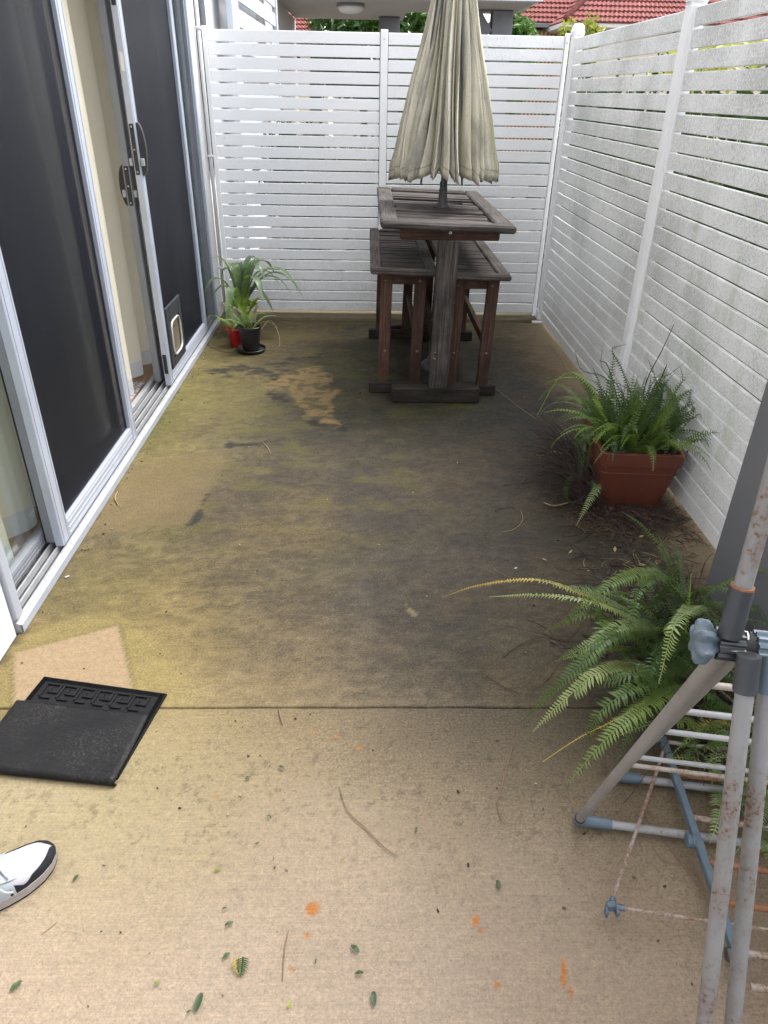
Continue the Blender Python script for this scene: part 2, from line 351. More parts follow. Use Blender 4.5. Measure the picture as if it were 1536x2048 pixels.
# ------------------------------------------------------------------ mesh helpers
class MB:
    def __init__(s): s.v = []; s.f = []; s.uv = []; s.mi = []; s.cur = 0
    def add(s, vs, fs, uvs=None):
        o = len(s.v); s.v += [tuple(p) for p in vs]
        s.uv += ([tuple(q) for q in uvs] if uvs is not None else [(0, 0)]*len(vs))
        for f in fs: s.f.append(tuple(o+i for i in f)); s.mi.append(s.cur)
    def box(s, c, size, b=0.0, rot=None, taper=None):
        hx, hy, hz = (q/2 for q in size); b = min(b, hx*.9, hy*.9, hz*.9)
        la = max(range(3), key=lambda i: size[i]); ot = [i for i in range(3) if i != la]
        off = random.random()*10
        vs = []
        fs = []
        if b <= 0:
            for sx in (-1, 1):
                for sy in (-1, 1):
                    for sz in (-1, 1): vs.append(Vector((sx*hx, sy*hy, sz*hz)))
            fs = [(0, 1, 3, 2), (4, 6, 7, 5), (0, 4, 5, 1), (2, 3, 7, 6), (0, 2, 6, 4), (1, 5, 7, 3)]
        else:
            idx = {}
            for sx in (-1, 1):
                for sy in (-1, 1):
                    for sz in (-1, 1):
                        for ax in range(3):
                            p = [sx*(hx-b), sy*(hy-b), sz*(hz-b)]
                            p[ax] = (sx*hx, sy*hy, sz*hz)[ax]
                            idx[(sx, sy, sz, ax)] = len(vs); vs.append(Vector(p))
            sg = (-1, 1)
            for ax in range(3):
                a, c2 = [i for i in range(3) if i != ax]
                for s0 in sg:
                    q = []
                    for (sa, sb) in ((-1, -1), (1, -1), (1, 1), (-1, 1)):
                        k = [0, 0, 0]; k[ax] = s0; k[a] = sa; k[c2] = sb; q.append(idx[(*k, ax)])
                    fs.append(tuple(q))
            for ax in range(3):
                a, c2 = [i for i in range(3) if i != ax]
                for sa in sg:
                    for sb in sg:
                        k0 = [0, 0, 0]; k0[a] = sa; k0[c2] = sb; k1 = list(k0); k0[ax] = -1; k1[ax] = 1
                        fs.append((idx[(*k0, a)], idx[(*k0, c2)], idx[(*k1, c2)], idx[(*k1, a)]))
            for sx in sg:
                for sy in sg:
                    for sz in sg: fs.append(tuple(idx[(sx, sy, sz, ax)] for ax in range(3)))
        uvs = [(p[la]+off, p[ot[0]]+0.73*p[ot[1]]+off*0.37) for p in vs]
        if taper: vs = [taper(p) for p in vs]
        C = Vector(c)
        if rot is not None: vs = [rot @ p for p in vs]
        s.add([p+C for p in vs], fs, uvs)
    def bar(s, a, b_, wd, th, bev=0.0, up=(0, 0, 1)):
        """board from a to b; wd across, th along 'up'"""
        a, b_ = Vector(a), Vector(b_); d = b_-a; L = d.length; d.normalize()
        up = Vector(up); x = d.cross(up)
        if x.length < 1e-4: x = d.cross(Vector((1, 0, 0)))
        x.normalize(); z = x.cross(d)
        s.box((a+b_)/2, (wd, L, th), bev, Matrix((x, d, z)).transposed())
    def tube(s, pts, r, n=10, cap=True):
        pts = [Vector(p) for p in pts]; k = len(pts)
        rs = r if hasattr(r, '__len__') else [r]*k
        o = []; prev = None
        for i, p in enumerate(pts):
            t = (pts[min(i+1, k-1)]-pts[max(i-1, 0)]).normalized()
            if prev is None:
                x = t.cross(Vector((0, 0, 1)));
                if x.length < 1e-3: x = t.cross(Vector((0, 1, 0)))
            else: x = prev - t*prev.dot(t)
            x.normalize(); prev = x; y = t.cross(x)
            for j in range(n):
                an = 2*math.pi*j/n; o.append(p+(x*math.cos(an)+y*math.sin(an))*rs[i])
        fs = [(i*n+j, i*n+(j+1) % n, (i+1)*n+(j+1) % n, (i+1)*n+j) for i in range(k-1) for j in range(n)]
        if cap: fs += [tuple(range(n))[::-1], tuple((k-1)*n+j for j in range(n))]
        s.add(o, fs)
    def lathe(s, c, prof, n=24, axis=None, cap=True):
        """prof = [(radius, height)] about the z axis (or 'axis') from point c"""
        q = Vector(axis).to_track_quat('Z', 'Y').to_matrix() if axis is not None else Matrix.Identity(3)
        C = Vector(c); o = []
        for (r, h) in prof:
            for j in range(n):
                an = 2*math.pi*j/n; o.append(C+q @ Vector((r*math.cos(an), r*math.sin(an), h)))
        k = len(prof)
        fs = [(i*n+j, i*n+(j+1) % n, (i+1)*n+(j+1) % n, (i+1)*n+j) for i in range(k-1) for j in range(n)]
        if cap: fs += [tuple(range(n))[::-1], tuple((k-1)*n+j for j in range(n))]
        s.add(o, fs)
    def grid(s, rows, close=False, uvs=None):
        n = len(rows[0]); k = len(rows); o = [p for r_ in rows for p in r_]
        m = n if close else n-1
        fs = [(i*n+j, i*n+(j+1) % n, (i+1)*n+(j+1) % n, (i+1)*n+j) for i in range(k-1) for j in range(m)]
        s.add(o, fs, [q for r_ in uvs for q in r_] if uvs else None)
    def build(s, name, mat, parent=None, smooth=False, recalc=True, angle=None):
        me = bpy.data.meshes.new(name)
        org = Vector((0, 0, 0)); p = parent
        while p is not None: org = org+p.location; p = p.parent
        me.from_pydata([Vector(q)-org for q in s.v], [], s.f)
        mats = mat if isinstance(mat, (list, tuple)) else [mat]
        for m_ in mats: me.materials.append(M[m_] if isinstance(m_, str) else m_)
        uvl = me.uv_layers.new(name='UVMap')
        vi = np.empty(len(me.loops), dtype=np.int32); me.loops.foreach_get('vertex_index', vi)
        uvl.data.foreach_set('uv', np.array(s.uv, dtype=np.float32)[vi].ravel())
        if len(mats) > 1: me.polygons.foreach_set('material_index', np.array(s.mi, dtype=np.int32))
        if recalc:
            bm = bmesh.new(); bm.from_mesh(me); bmesh.ops.recalc_face_normals(bm, faces=bm.faces); bm.to_mesh(me); bm.free()
        if smooth:
            me.polygons.foreach_set('use_smooth', np.ones(len(me.polygons), dtype=bool))
            if angle is not None:
                try: me.set_sharp_from_angle(angle=R(angle))
                except Exception: pass
        o = bpy.data.objects.new(name, me); col.objects.link(o)
        if parent is not None: o.parent = parent
        return o

def tag(o, label=None, cat=None, group=None, kind=None):
    for k, v in (('label', label), ('category', cat), ('group', group), ('kind', kind)):
        if v: o[k] = v
    return o
def thing(name, label, cat, loc=(0, 0, 0), group=None):
    o = bpy.data.objects.new(name, None); col.objects.link(o); o.location = loc; o.empty_display_size = 0.1
    return tag(o, label, cat, group)
def B(name, mat, parent, c, size, bev=0.003, rot=None):
    mb = MB(); mb.box(c, size, bev, rot); return mb.build(name, mat, parent)
def copy_tree(o, parent=None):
    c = o.copy(); col.objects.link(c)
    if parent is not None: c.parent = parent
    for ch in list(o.children): copy_tree(ch, c)
    return c
def lerp(a, b, t): return a+(b-a)*t
def V(*a): return Vector(a)
def bez(pts, n):
    """smooth curve through the points (Catmull-Rom)"""
    P_ = [Vector(p) for p in pts]; P_ = [P_[0]*2-P_[1]]+P_+[P_[-1]*2-P_[-2]]
    out = []
    segs = len(P_)-3
    for i in range(n):
        t = i/(n-1)*segs; k = min(int(t), segs-1); t -= k
        a, b, c, d = P_[k:k+4]
        out.append(0.5*((2*b)+(c-a)*t+(2*a-5*b+4*c-d)*t*t+(3*b-a-3*c+d)*t**3))
    return out

# ------------------------------------------------------------------ numpy noise for the stain map
def vnoise(x, y, seed):
    r = np.random.default_rng(seed).random((64, 64))
    xi = np.floor(x).astype(int); yi = np.floor(y).astype(int); fx = x-xi; fy = y-yi
    fx = fx*fx*(3-2*fx); fy = fy*fy*(3-2*fy)
    g = lambda a, b: r[a % 64, b % 64]
    return (g(xi, yi)*(1-fx)+g(xi+1, yi)*fx)*(1-fy)+(g(xi, yi+1)*(1-fx)+g(xi+1, yi+1)*fx)*fy
def fbm(x, y, s, seed, oct=5):
    t = 0; a = 1; n = 0
    for o in range(oct):
        t = t+a*vnoise(x*s+o*17.3, y*s+o*5.1, seed+o); n += a; a *= 0.55; s *= 2.03
    return t/n

# (point on the floor, colour there; clean right-fence strip has sunlight painted in)
STAIN_SUN = [
 ((-0.6343, 0.7137, 0), (208,182,152)), ((-0.3212, 0.7547, 0), (213,188,158)), ((0.0711, 0.741, 0), (209,184,156)), ((0.4156, 0.737, 0), (196,170,142)), ((0.6524, 0.707, 0), (184,158,130)),
 ((-0.0312, 0.9481, 0), (211,186,153)), ((0.3498, 0.9102, 0), (196,172,142)), ((0.5793, 0.9423, 0), (182,158,128)), ((-0.5146, 0.9186, 0), (207,182,147)), ((-0.1535, 1.1, 0), (203,180,143)),
 ((-0.4704, 1.089, 0), (202,180,134)), ((-0.7142, 1.118, 0), (198,179,134)), ((-0.6084, 1.159, 0), (190,174,118)), ((0.1834, 1.125, 0), (184,160,126)), ((0.4392, 1.181, 0), (168,146,114)),
 ((-0.3968, 1.328, 0), (186,165,118)), ((-0.0391, 1.326, 0), (172,150,112)), ((0.2698, 1.341, 0), (144,126,96)), ((0.4691, 1.323, 0), (122,108,78)), ((0.1248, 1.404, 0), (140,122,92)), ((-0.5182, 1.398, 0), (190,168,116)), ((-0.2479, 1.415, 0), (170,148,104)),
 ((0.3758, 1.412, 0), (104,94,76)), ((0.7901, 1.392, 0), (90,80,58)), ((0.76, 0.841, 0), (172,148,118)), ((0.6826, 1.08, 0), (160,138,106)),
 ((-0.4729, 1.51, 0), (186,164,106)), ((-0.3777, 1.635, 0), (150,132,90)), ((-0.19, 1.55, 0), (168,144,100)), ((0.0441, 1.549, 0), (136,118,88)), ((0.25, 1.548, 0), (118,104,78)), ((0.4124, 1.548, 0), (100,92,66)), ((0.1715, 1.479, 0), (100,90,72)),
 ((-0.2668, 1.725, 0), (140,124,88)), ((-0.1103, 1.725, 0), (116,104,82)), ((0.0482, 1.823, 0), (92,84,70)), ((0.1612, 1.797, 0), (88,80,68)), ((0.2748, 1.797, 0), (78,72,58)), ((0.3625, 1.724, 0), (82,78,56)), ((0.5212, 1.724, 0), (110,98,66)), ((0.45, 1.875, 0), (92,82,62)), ((0.6016, 1.957, 0), (108,94,66)),
 ((-0.6327, 1.635, 0), (192,170,104)), ((-0.6147, 1.749, 0), (168,146,88)), ((-0.5516, 1.822, 0), (146,128,88)), ((-0.828, 1.887, 0), (176,158,92)), ((-0.9684, 1.822, 0), (160,142,86)), ((-1.041, 1.726, 0), (170,148,96)),
 ((-0.9824, 1.954, 0), (142,130,76)), ((-0.9649, 2.161, 0), (148,132,88)), ((-0.7454, 2.011, 0), (140,124,78)), ((-0.539, 2.011, 0), (132,116,76)), ((-0.4223, 2.163, 0), (120,106,74)), ((-0.3049, 1.927, 0), (110,100,74)), ((-0.3031, 2.071, 0), (100,92,74)),
 ((-0.1437, 2.071, 0), (118,104,72)), ((-0.0575, 2.197, 0), (98,88,72)), ((0.1258, 2.134, 0), (92,84,70)), ((0.3116, 2.167, 0), (100,90,74)), ((0.5187, 2.303, 0), (84,78,68)), ((0.6086, 2.168, 0), (84,78,66)), ((0.016, 1.956, 0), (92,84,70)),
 ((-0.8239, 2.312, 0), (116,106,70)), ((-0.9446, 2.402, 0), (134,120,82)), ((-0.4845, 2.332, 0), (122,108,72)), ((-0.3384, 2.406, 0), (132,116,76)), ((-0.2228, 2.445, 0), (112,100,72)), ((-1.014, 2.64, 0), (160,140,96)), ((-0.9814, 2.918, 0), (162,142,96)), ((-0.7806, 2.823, 0), (158,138,98)), ((-0.6974, 2.972, 0), (150,132,92)),
 ((-0.6016, 2.561, 0), (98,88,68)), ((-0.5674, 2.733, 0), (84,78,66)), ((-0.4271, 2.827, 0), (96,86,68)), ((-0.2561, 2.927, 0), (110,96,70)), ((-0.0719, 2.88, 0), (84,78,68)), ((0.1034, 2.651, 0), (88,80,68)), ((0.1982, 2.834, 0), (108,94,68)), ((0.3833, 2.885, 0), (104,90,68)), ((0.6048, 2.839, 0), (88,80,66)), ((0.6516, 2.49, 0), (94,84,64)), ((0.0582, 2.486, 0), (78,74,66)),
 ((0.8095, 2.841, 0), (84,74,58)), ((0.8525, 3.156, 0), (66,62,58)), ((-0.3259, 3.224, 0), (104,96,70)), ((-0.5754, 3.249, 0), (98,92,74)), ((-0.6885, 3.189, 0), (118,110,76)), ((-0.8456, 3.245, 0), (142,132,80)), ((-1.017, 3.242, 0), (160,148,72)), ((-0.9489, 3.492, 0), (150,138,86)), ((-0.8068, 3.43, 0), (124,116,80)),
 ((-0.8722, 3.776, 0), (156,144,80)), ((-0.6782, 3.78, 0), (168,154,96)), ((-0.6106, 3.499, 0), (120,112,80)), ((-0.4468, 3.436, 0), (110,104,84)), ((-0.8888, 4.184, 0), (146,134,72)), ((-1.033, 4.009, 0), (150,138,72)), ((-0.7821, 4.277, 0), (112,102,68)), ((-0.0998, 4.205, 0), (92,84,50)), ((-0.1193, 3.793, 0), (82,80,48)), ((0.0208, 3.545, 0), (84,78,54)), ((-0.0838, 3.443, 0), (76,72,60)), ((-0.2291, 3.255, 0), (92,86,66)),
 ((0.2402, 3.653, 0), (86,82,46)), ((0.4466, 3.519, 0), (70,66,48)), ((0.6263, 3.661, 0), (70,70,44)), ((0.1724, 3.322, 0), (70,66,52)), ((0.4212, 3.265, 0), (74,68,54)), ((0.6937, 3.393, 0), (64,62,58)), ((0.9052, 3.974, 0), (70,68,66)), ((1.02, 3.818, 0), (70,70,70)), ((0.9232, 4.421, 0), (78,72,52)), ((1.102, 4.847, 0), (100,86,56)), ((-0.5891, 4.79, 0), (118,104,68)), ((-0.3378, 5.155, 0), (112,98,58)), ((-0.1125, 4.806, 0), (92,86,48)),
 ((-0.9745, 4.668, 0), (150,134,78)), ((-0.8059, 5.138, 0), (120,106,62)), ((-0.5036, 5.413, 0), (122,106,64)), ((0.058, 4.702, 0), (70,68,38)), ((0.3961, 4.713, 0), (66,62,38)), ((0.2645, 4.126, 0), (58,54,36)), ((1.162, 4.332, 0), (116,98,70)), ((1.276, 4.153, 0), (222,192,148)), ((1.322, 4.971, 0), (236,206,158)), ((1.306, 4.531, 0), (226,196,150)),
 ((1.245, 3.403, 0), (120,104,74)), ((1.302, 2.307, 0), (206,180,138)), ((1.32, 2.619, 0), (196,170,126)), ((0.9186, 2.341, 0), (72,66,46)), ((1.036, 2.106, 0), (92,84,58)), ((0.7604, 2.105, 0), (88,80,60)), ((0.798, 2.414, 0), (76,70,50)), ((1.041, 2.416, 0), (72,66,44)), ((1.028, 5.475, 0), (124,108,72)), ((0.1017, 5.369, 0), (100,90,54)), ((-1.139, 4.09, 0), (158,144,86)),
]
SP = np.array([s[0][:2] for s in STAIN_SUN]); SCOL = np.array([lin(*s[1], k=(0.40 if s[0][1] < 1.46 else 0.285+0.055*min(1, max(0, (s[1][0]-80)/70))*min(1, 0.4+(s[0][1]-1.46)))) for s in STAIN_SUN])
_g = SCOL.mean(1, keepdims=True); _sat = np.array([0.80 if s[0][1] < 1.46 else (0.95 if s[0][0] < -0.3 else 0.84) for s in STAIN_SUN])[:, None]; SCOL = _g+(SCOL-_g)*_sat
def poly_sd(x, y, P_):
    """signed distance to any polygon, negative inside"""
    d = np.full(x.shape, 1e9); ins = np.zeros(x.shape, bool); n = len(P_)
    for i in range(n):
        ax, ay = P_[i][:2]; bx, by = P_[(i+1) % n][:2]
        t = np.clip(((x-ax)*(bx-ax)+(y-ay)*(by-ay))/((bx-ax)**2+(by-ay)**2+1e-12), 0, 1)
        d = np.minimum(d, np.hypot(x-ax-t*(bx-ax), y-ay-t*(by-ay)))
        c = ((ay > y) != (by > y)) & (x < (bx-ax)*(y-ay)/(by-ay+1e-12)+ax); ins ^= c
    return np.where(ins, -d, d)
def line_d(x, y, P_):
    d = np.full(x.shape, 1e9)
    for (a, b) in zip(P_, P_[1:]):
        ax, ay = a[:2]; bx, by = b[:2]; t = np.clip(((x-ax)*(bx-ax)+(y-ay)*(by-ay))/((bx-ax)**2+(by-ay)**2+1e-12), 0, 1)
        d = np.minimum(d, np.hypot(x-ax-t*(bx-ax), y-ay-t*(by-ay)))
    return d
CLEAN = [(-0.9761, 1.454, 0), (-0.6635, 1.521, 0), (-0.7958, 1.822, 0), (-1.075, 1.689, 0)]
YEL = [(-1.125, 1.455, 0), (-0.4961, 1.453, 0), (-0.4818, 1.54, 0), (-0.5983, 1.679, 0), (-0.7124, 1.792, 0), (-0.8271, 1.895, 0), (-0.9498, 1.86, 0), (-1.091, 1.773, 0)]
OLDMAT = [(-1.157, 2.941, 0), (-0.6663, 3.172, 0), (-0.6751, 2.709, 0), (-0.6947, 2.457, 0), (-1.176, 2.346, 0)]
PEEL = [(-0.6174, 4.002, 0), (-0.5245, 4.176, 0), (-0.42, 4.306, 0), (-0.2916, 4.347, 0), (-0.197, 4.185, 0), (-0.2136, 4.012, 0), (-0.1414, 3.965, 0), (-0.1923, 3.791, 0), (-0.1963, 3.63, 0), (-0.1242, 3.404, 0), (-0.2137, 3.441, 0), (-0.2917, 3.518, 0), (-0.3463, 3.677, 0), (-0.3996, 3.786, 0), (-0.4517, 3.862, 0), (-0.4379, 4.023, 0), (-0.5147, 3.972, 0)]
DARKL = [([(-0.3743, 3.557, 0), (-0.2664, 3.453, 0), (-0.1187, 3.391, 0)], .030), ([(-0.5463, 3.844, 0), (-0.4555, 3.785, 0)], .06), ([(-0.5245, 3.955, 0), (-0.454, 4.006, 0)], .022), ([(-0.5478, 4.397, 0), (-0.4311, 4.519, 0), (-0.3039, 4.564, 0)], .05), ([(-0.1574, 5.2, 0), (-0.0111, 5.271, 0)], .05), ([(-0.8741, 4.275, 0), (-0.6652, 4.327, 0), (-0.5218, 4.149, 0)], .10), ([(-0.6751, 2.687, 0), (-0.6868, 2.457, 0)], .02), ([(0.4641, 4.715, 0), (0.5773, 4.83, 0), (0.5032, 4.408, 0)], .06), ([(0.1048, 4.495, 0), (0.1079, 3.875, 0)], .03), ([(0.754, 4.724, 0), (0.6683, 4.318, 0)], .05), ([(-0.6764, 3.189, 0), (-0.4978, 3.221, 0)], .03)]
MOSSL = [([(-0.3957, 3.742, 0), (-0.2849, 3.744, 0)], .035, 1.0), ([(-0.2178, 3.52, 0), (-0.1702, 3.521, 0)], .02, 1.0), ([(-0.1381, 4.488, 0), (-0.0378, 4.119, 0)], .10, .8), ([(0.1848, 3.638, 0), (0.6342, 3.72, 0)], .05, .6), ([(-1.09, 3.241, 0), (-1.055, 3.848, 0)], .08, .7), ([(-0.799, 1.822, 0), (-0.6578, 1.521, 0)], .006, .9), ([(-0.7997, 1.825, 0), (-0.9549, 1.742, 0)], .005, .7), ([(1.118, 2.661, 0), (0.9396, 2.415, 0)], .10, .5)]
ORANGE = [((-0.1095, 0.884, 0), .0175, .0175, 0), ((-0.1162, 0.8297, 0), .0068, .0068, 0), ((0.2357, 0.8559, 0), .009, .0125, .3), ((0.2433, 0.834, 0), .006, .006, 0), ((0.3972, 0.7511, 0), .006, .032, .25),
          ((0.4022, 0.7145, 0), .0045, .012, 0), ((0.2613, 0.7296, 0), .0055, .0055, 0), ((-0.0151, 1.316, 0), .008, .007, 0), ((-0.0762, 1.357, 0), .007, .006, 0), ((-0.1348, 1.369, 0), .006, .005, 0), ((-0.3588, 1.167, 0), .005, .005, 0),
          ((-0.143, 0.7638, 0), .003, .003, 0), ((-0.1369, 0.7619, 0), .003, .003, 0)]
DAMP = [((-0.3943, 1.388, 0), .012), ((-0.3055, 1.393, 0), .011), ((-0.1798, 1.373, 0), .008), ((-0.108, 1.373, 0), .010), ((-0.0076, 1.387, 0), .008), ((-0.3237, 1.281, 0), .008), ((-0.1859, 1.261, 0), .010), ((-0.3291, 1.234, 0), .007),
        ((-0.278, 1.231, 0), .007), ((-0.1488, 1.23, 0), .008), ((0.0113, 1.229, 0), .011), ((-0.0689, 1.229, 0), .006), ((-0.0564, 1.326, 0), .007), ((0.0088, 1.289, 0), .007), ((0.0049, 1.191, 0), .009), ((0.0582, 1.169, 0), .007),
        ((0.1716, 1.292, 0), .008), ((0.2034, 1.209, 0), .007), ((0.3901, 1.258, 0), .010), ((0.384, 1.188, 0), .008), ((0.3237, 1.294, 0), .010), ((0.3938, 1.173, 0), .008), ((-0.1875, 1.433, 0), .010), ((-0.0548, 1.414, 0), .008),
        ((-0.4591, 1.312, 0), .007), ((-0.2314, 1.156, 0), .006), ((-0.4168, 1.263, 0), .006), ((0.0909, 1.244, 0), .006), ((-0.0364, 1.199, 0), .007), ((-0.2131, 1.215, 0), .005)]
def lay(out, m, c):
    m = np.clip(m, 0, 1)[:, None]; return out*(1-m)+m*np.array(c)
def floor_rgb(x, y):
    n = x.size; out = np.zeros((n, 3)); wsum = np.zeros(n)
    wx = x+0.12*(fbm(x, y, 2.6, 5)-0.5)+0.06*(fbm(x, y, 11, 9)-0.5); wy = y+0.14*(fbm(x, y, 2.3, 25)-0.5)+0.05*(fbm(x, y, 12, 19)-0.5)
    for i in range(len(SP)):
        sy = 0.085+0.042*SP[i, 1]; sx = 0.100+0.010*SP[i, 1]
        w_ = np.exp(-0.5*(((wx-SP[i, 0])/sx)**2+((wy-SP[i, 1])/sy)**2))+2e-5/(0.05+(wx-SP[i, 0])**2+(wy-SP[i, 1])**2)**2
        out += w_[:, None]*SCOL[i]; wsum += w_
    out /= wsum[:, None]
    far = (y > 1.459)*1.0; lum = out.mean(1)
    amt = np.clip((0.15-lum)/0.10, 0, 1)*far+0.10
    # broken film of mould: crisp-edged, drawn out across the slab, over the paler concrete
    b1 = fbm(x*0.95+3, y*1.5, 6.0, 40, 7); b2 = fbm(x*0.9, y*2.3+7, 17.0, 61, 5)
    m1 = np.clip((b1-0.5)*7+0.5, 0, 1); m2 = np.clip((b2-0.5)*5+0.5, 0, 1)
    out *= (1+amt*(0.16*(m1-0.45)+0.24*(m2-0.5)))[:, None]
    out *= (1+(fbm(x, y, 2.0, 71, 4)-.5)*0.16+(fbm(x*.35, y, 9, 72, 4)-.5)*0.12)[:, None]
    warm = np.clip((fbm(x*0.95, y*1.4, 4.6, 111, 6)-0.53)*8, 0, 1)*amt
    out = out*(1-0.14*warm[:, None])+0.14*warm[:, None]*np.array(lin(132, 108, 70, k=.34))
    cool = np.clip((fbm(x*0.9, y*1.5, 4.8, 121, 6)-0.55)*8, 0, 1)*amt
    out = out*(1-0.18*cool[:, None])+0.18*cool[:, None]*np.array(lin(60, 60, 60, k=.34))
    fs = fbm(x, y*1.5, 48, 181, 3); out *= (1+amt*0.9*(fs-0.5))[:, None]
    grn = np.clip((fbm(x*0.9, y*1.9, 6.5, 131, 6)-0.52)*6, 0, 1)*np.clip((y-1.9)/0.8, 0, 1)*np.clip((0.55-x)/0.5, .15, 1)
    out = lay(out, grn*0.30, lin(138, 132, 52, k=.36))
    w1 = 0.030*(fbm(x, y, 9, 90, 6)-0.5)*2+0.012*(fbm(x, y, 45, 95, 3)-0.5)*2
    sp = fbm(x, y, 38, 130, 4); sp2 = fbm(x*.7, y*1.4, 26, 170, 5)
    # worn pale rectangle where another mat lay by the door
    sd = poly_sd(x+w1*.3, y+w1*.3, OLDMAT); out = lay(out, np.clip(0.5-sd/0.05, 0, 1)*0.55, lin(156, 136, 94, k=.34))
    # peeled patch, dark lines round it, by the pots and under the benches
    sd = poly_sd(x+w1*1.5, y+w1*2.0, PEEL); m = np.clip(0.5-sd/0.024, 0, 1)*np.clip((0.62-sp2)*7, 0.15, 1); out = lay(out, m*0.92, np.array(lin(176, 148, 98, k=.365))*(0.8+0.4*sp2)[:, None])
    for L_, r_ in DARKL:
        d = line_d(x, y, L_)/r_; m = np.clip((1-d*0.8)*1.2+(sp2-0.5)*4.2-0.30, 0, 1)*(d < 2.2); out = lay(out, m*0.9, lin(44, 42, 36, k=.33))
    for L_, r_, a_ in MOSSL:
        d = line_d(x, y, L_)/r_; m = np.clip((1-d*0.8)+(sp-0.5)*3.0-0.25, 0, 1); out = lay(out, m*0.6*a_, lin(104, 112, 34, k=.36))
    # mat marks
    s2 = poly_sd(x+w1*.6, y+w1*.6, YEL); out = lay(out, np.clip(0.5-s2/0.035, 0, 1)*far*0.42, lin(188, 170, 106, k=.36))
    s1 = poly_sd(x+w1*.05, y+w1*.06, CLEAN); out = lay(out, np.clip(0.5-s1/0.014, 0, 1)*far*(0.80+0.2*sp2), lin(202, 175, 140, k=.365))
    e = np.exp(-((s1-.004)/0.0055)**2)*far*np.clip(fbm(x, y, 8, 12)*2.4-.5, 0, 1); out = lay(out, e*0.5, lin(96, 92, 44, k=.35))
    jag = 0.35*(fbm(x, y, 90, 140, 3)-0.5)
    for (p, r) in DAMP:
        d = np.hypot(x-p[0], (y-p[1]))/r/0.66; m = np.clip((1.0-d+jag*1.0)*1.6, 0, 1)*0.40; out = lay(out, m, lin(100, 92, 74, k=.38))
    hz = fbm(x, y, 70, 150, 3); m = np.clip((hz-0.66)*14, 0, 1)*np.clip(1.2-np.abs(y-1.2)/0.4, 0.15, 1); out *= (1-m*0.26)[:, None]
    for (p, rx, ry, an) in ORANGE:
        dx, dy = x-p[0], y-p[1]; ca, sa = math.cos(an), math.sin(an); q = np.hypot((dx*ca-dy*sa)/rx, (dx*sa+dy*ca)/ry)
        m = np.clip((1.08-q+jag*0.8)*2.2, 0, 1)*np.clip((0.80-sp)*8, .6, 1)*0.95; out = lay(out, m, lin(214, 136, 62, k=.41))
    p = (0.1506, 1.906, 0); q = np.hypot((x-p[0]+0.45*(y-p[1]))/0.011, (y-p[1])/0.042); m = np.clip((1-q)*2+(sp-.5)*4, 0, 1)*(q < 1.6)*.55
    out = lay(out, m, lin(186, 166, 124, k=.38))
    # crumbs of dirt along the door sill and fence line
    ed = np.exp(-((x+1.10)/0.03)**2)*far; out = lay(out, np.clip(ed*1.2+(sp-.5)*3-.5, 0, 1)*.6*(ed > .02), lin(70, 66, 44, k=.34))
    return np.clip(out, 0.006, 0.9)

def slab(name, xs, ys, jwig, label_kind='structure'):
    X, Y = np.meshgrid(xs, ys); Y = Y.copy()
    if jwig is not None: Y[jwig] = Y[jwig]+0.0045*(fbm(X[jwig], X[jwig]*0+3, 5, 3)-.5)*2
    Z = 0.0016*(fbm(X.ravel(), Y.ravel(), 3, 200)-.5).reshape(X.shape)
    co = np.stack([X, Y, Z], -1).reshape(-1, 3); ny, nx = X.shape
    i = np.arange(ny*nx).reshape(ny, nx)
    q = np.stack([i[:-1, :-1], i[:-1, 1:], i[1:, 1:], i[1:, :-1]], -1).reshape(-1, 4)
    # skirt down at the borders
    ring = np.concatenate([i[0, :], i[1:, -1], i[-1, :-1][::-1], i[1:-1, 0][::-1]])
    sk = co[ring].copy(); sk[:, 2] = -0.10; k0 = len(co); k = len(ring)
    a = ring; b = np.roll(ring, -1); c = k0+np.roll(np.arange(k), -1); d = k0+np.arange(k)
    q = np.concatenate([q, np.stack([a, d, c, b], -1)]); co = np.concatenate([co, sk])
    rgb = floor_rgb(co[:, 0], co[:, 1])
    me = bpy.data.meshes.new(name); me.vertices.add(len(co)); me.vertices.foreach_set('co', co.astype(np.float32).ravel())
    me.loops.add(q.size); me.loops.foreach_set('vertex_index', q.astype(np.int32).ravel())
    me.polygons.add(len(q)); me.polygons.foreach_set('loop_start', np.arange(0, q.size, 4, dtype=np.int32))
    me.update(calc_edges=True); me.validate()
    at = me.attributes.new('floor_tone', 'FLOAT_COLOR', 'POINT')
    at.data.foreach_set('color', np.concatenate([rgb, np.ones((len(co), 1))], 1).astype(np.float32).ravel())
    me.materials.append(M['concrete'])
    o = bpy.data.objects.new(name, me); col.objects.link(o); o['kind'] = 'structure'
    return o
# near slab, far slab with an open joint between them, and the raised strip under the back fence
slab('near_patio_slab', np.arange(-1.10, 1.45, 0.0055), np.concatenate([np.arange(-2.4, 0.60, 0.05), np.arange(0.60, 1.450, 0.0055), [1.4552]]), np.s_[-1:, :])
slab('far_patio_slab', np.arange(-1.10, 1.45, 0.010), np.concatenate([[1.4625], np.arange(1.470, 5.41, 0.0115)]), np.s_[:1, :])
jf = MB(); jf.box((0.17, 1.46, -0.075), (2.6, 0.06, 0.02)); jo = jf.build('joint_filler', 'joint_fill'); jo['kind'] = 'structure'
ks = slab('fence_kerb_strip', np.arange(-1.10, 1.45, 0.012), np.concatenate([np.arange(5.415, 5.72, 0.012)]), None)
ks.location.z = 0.018
_c = np.empty(len(ks.data.vertices)*4, dtype=np.float32); ks.data.attributes['floor_tone'].data.foreach_get('color', _c); _c = _c.reshape(-1, 4)
_vx = np.empty(len(ks.data.vertices)*3, dtype=np.float32); ks.data.vertices.foreach_get('co', _vx); _vx = _vx.reshape(-1, 3)
_b = fbm(_vx[:, 0], _vx[:, 1], 9, 301)
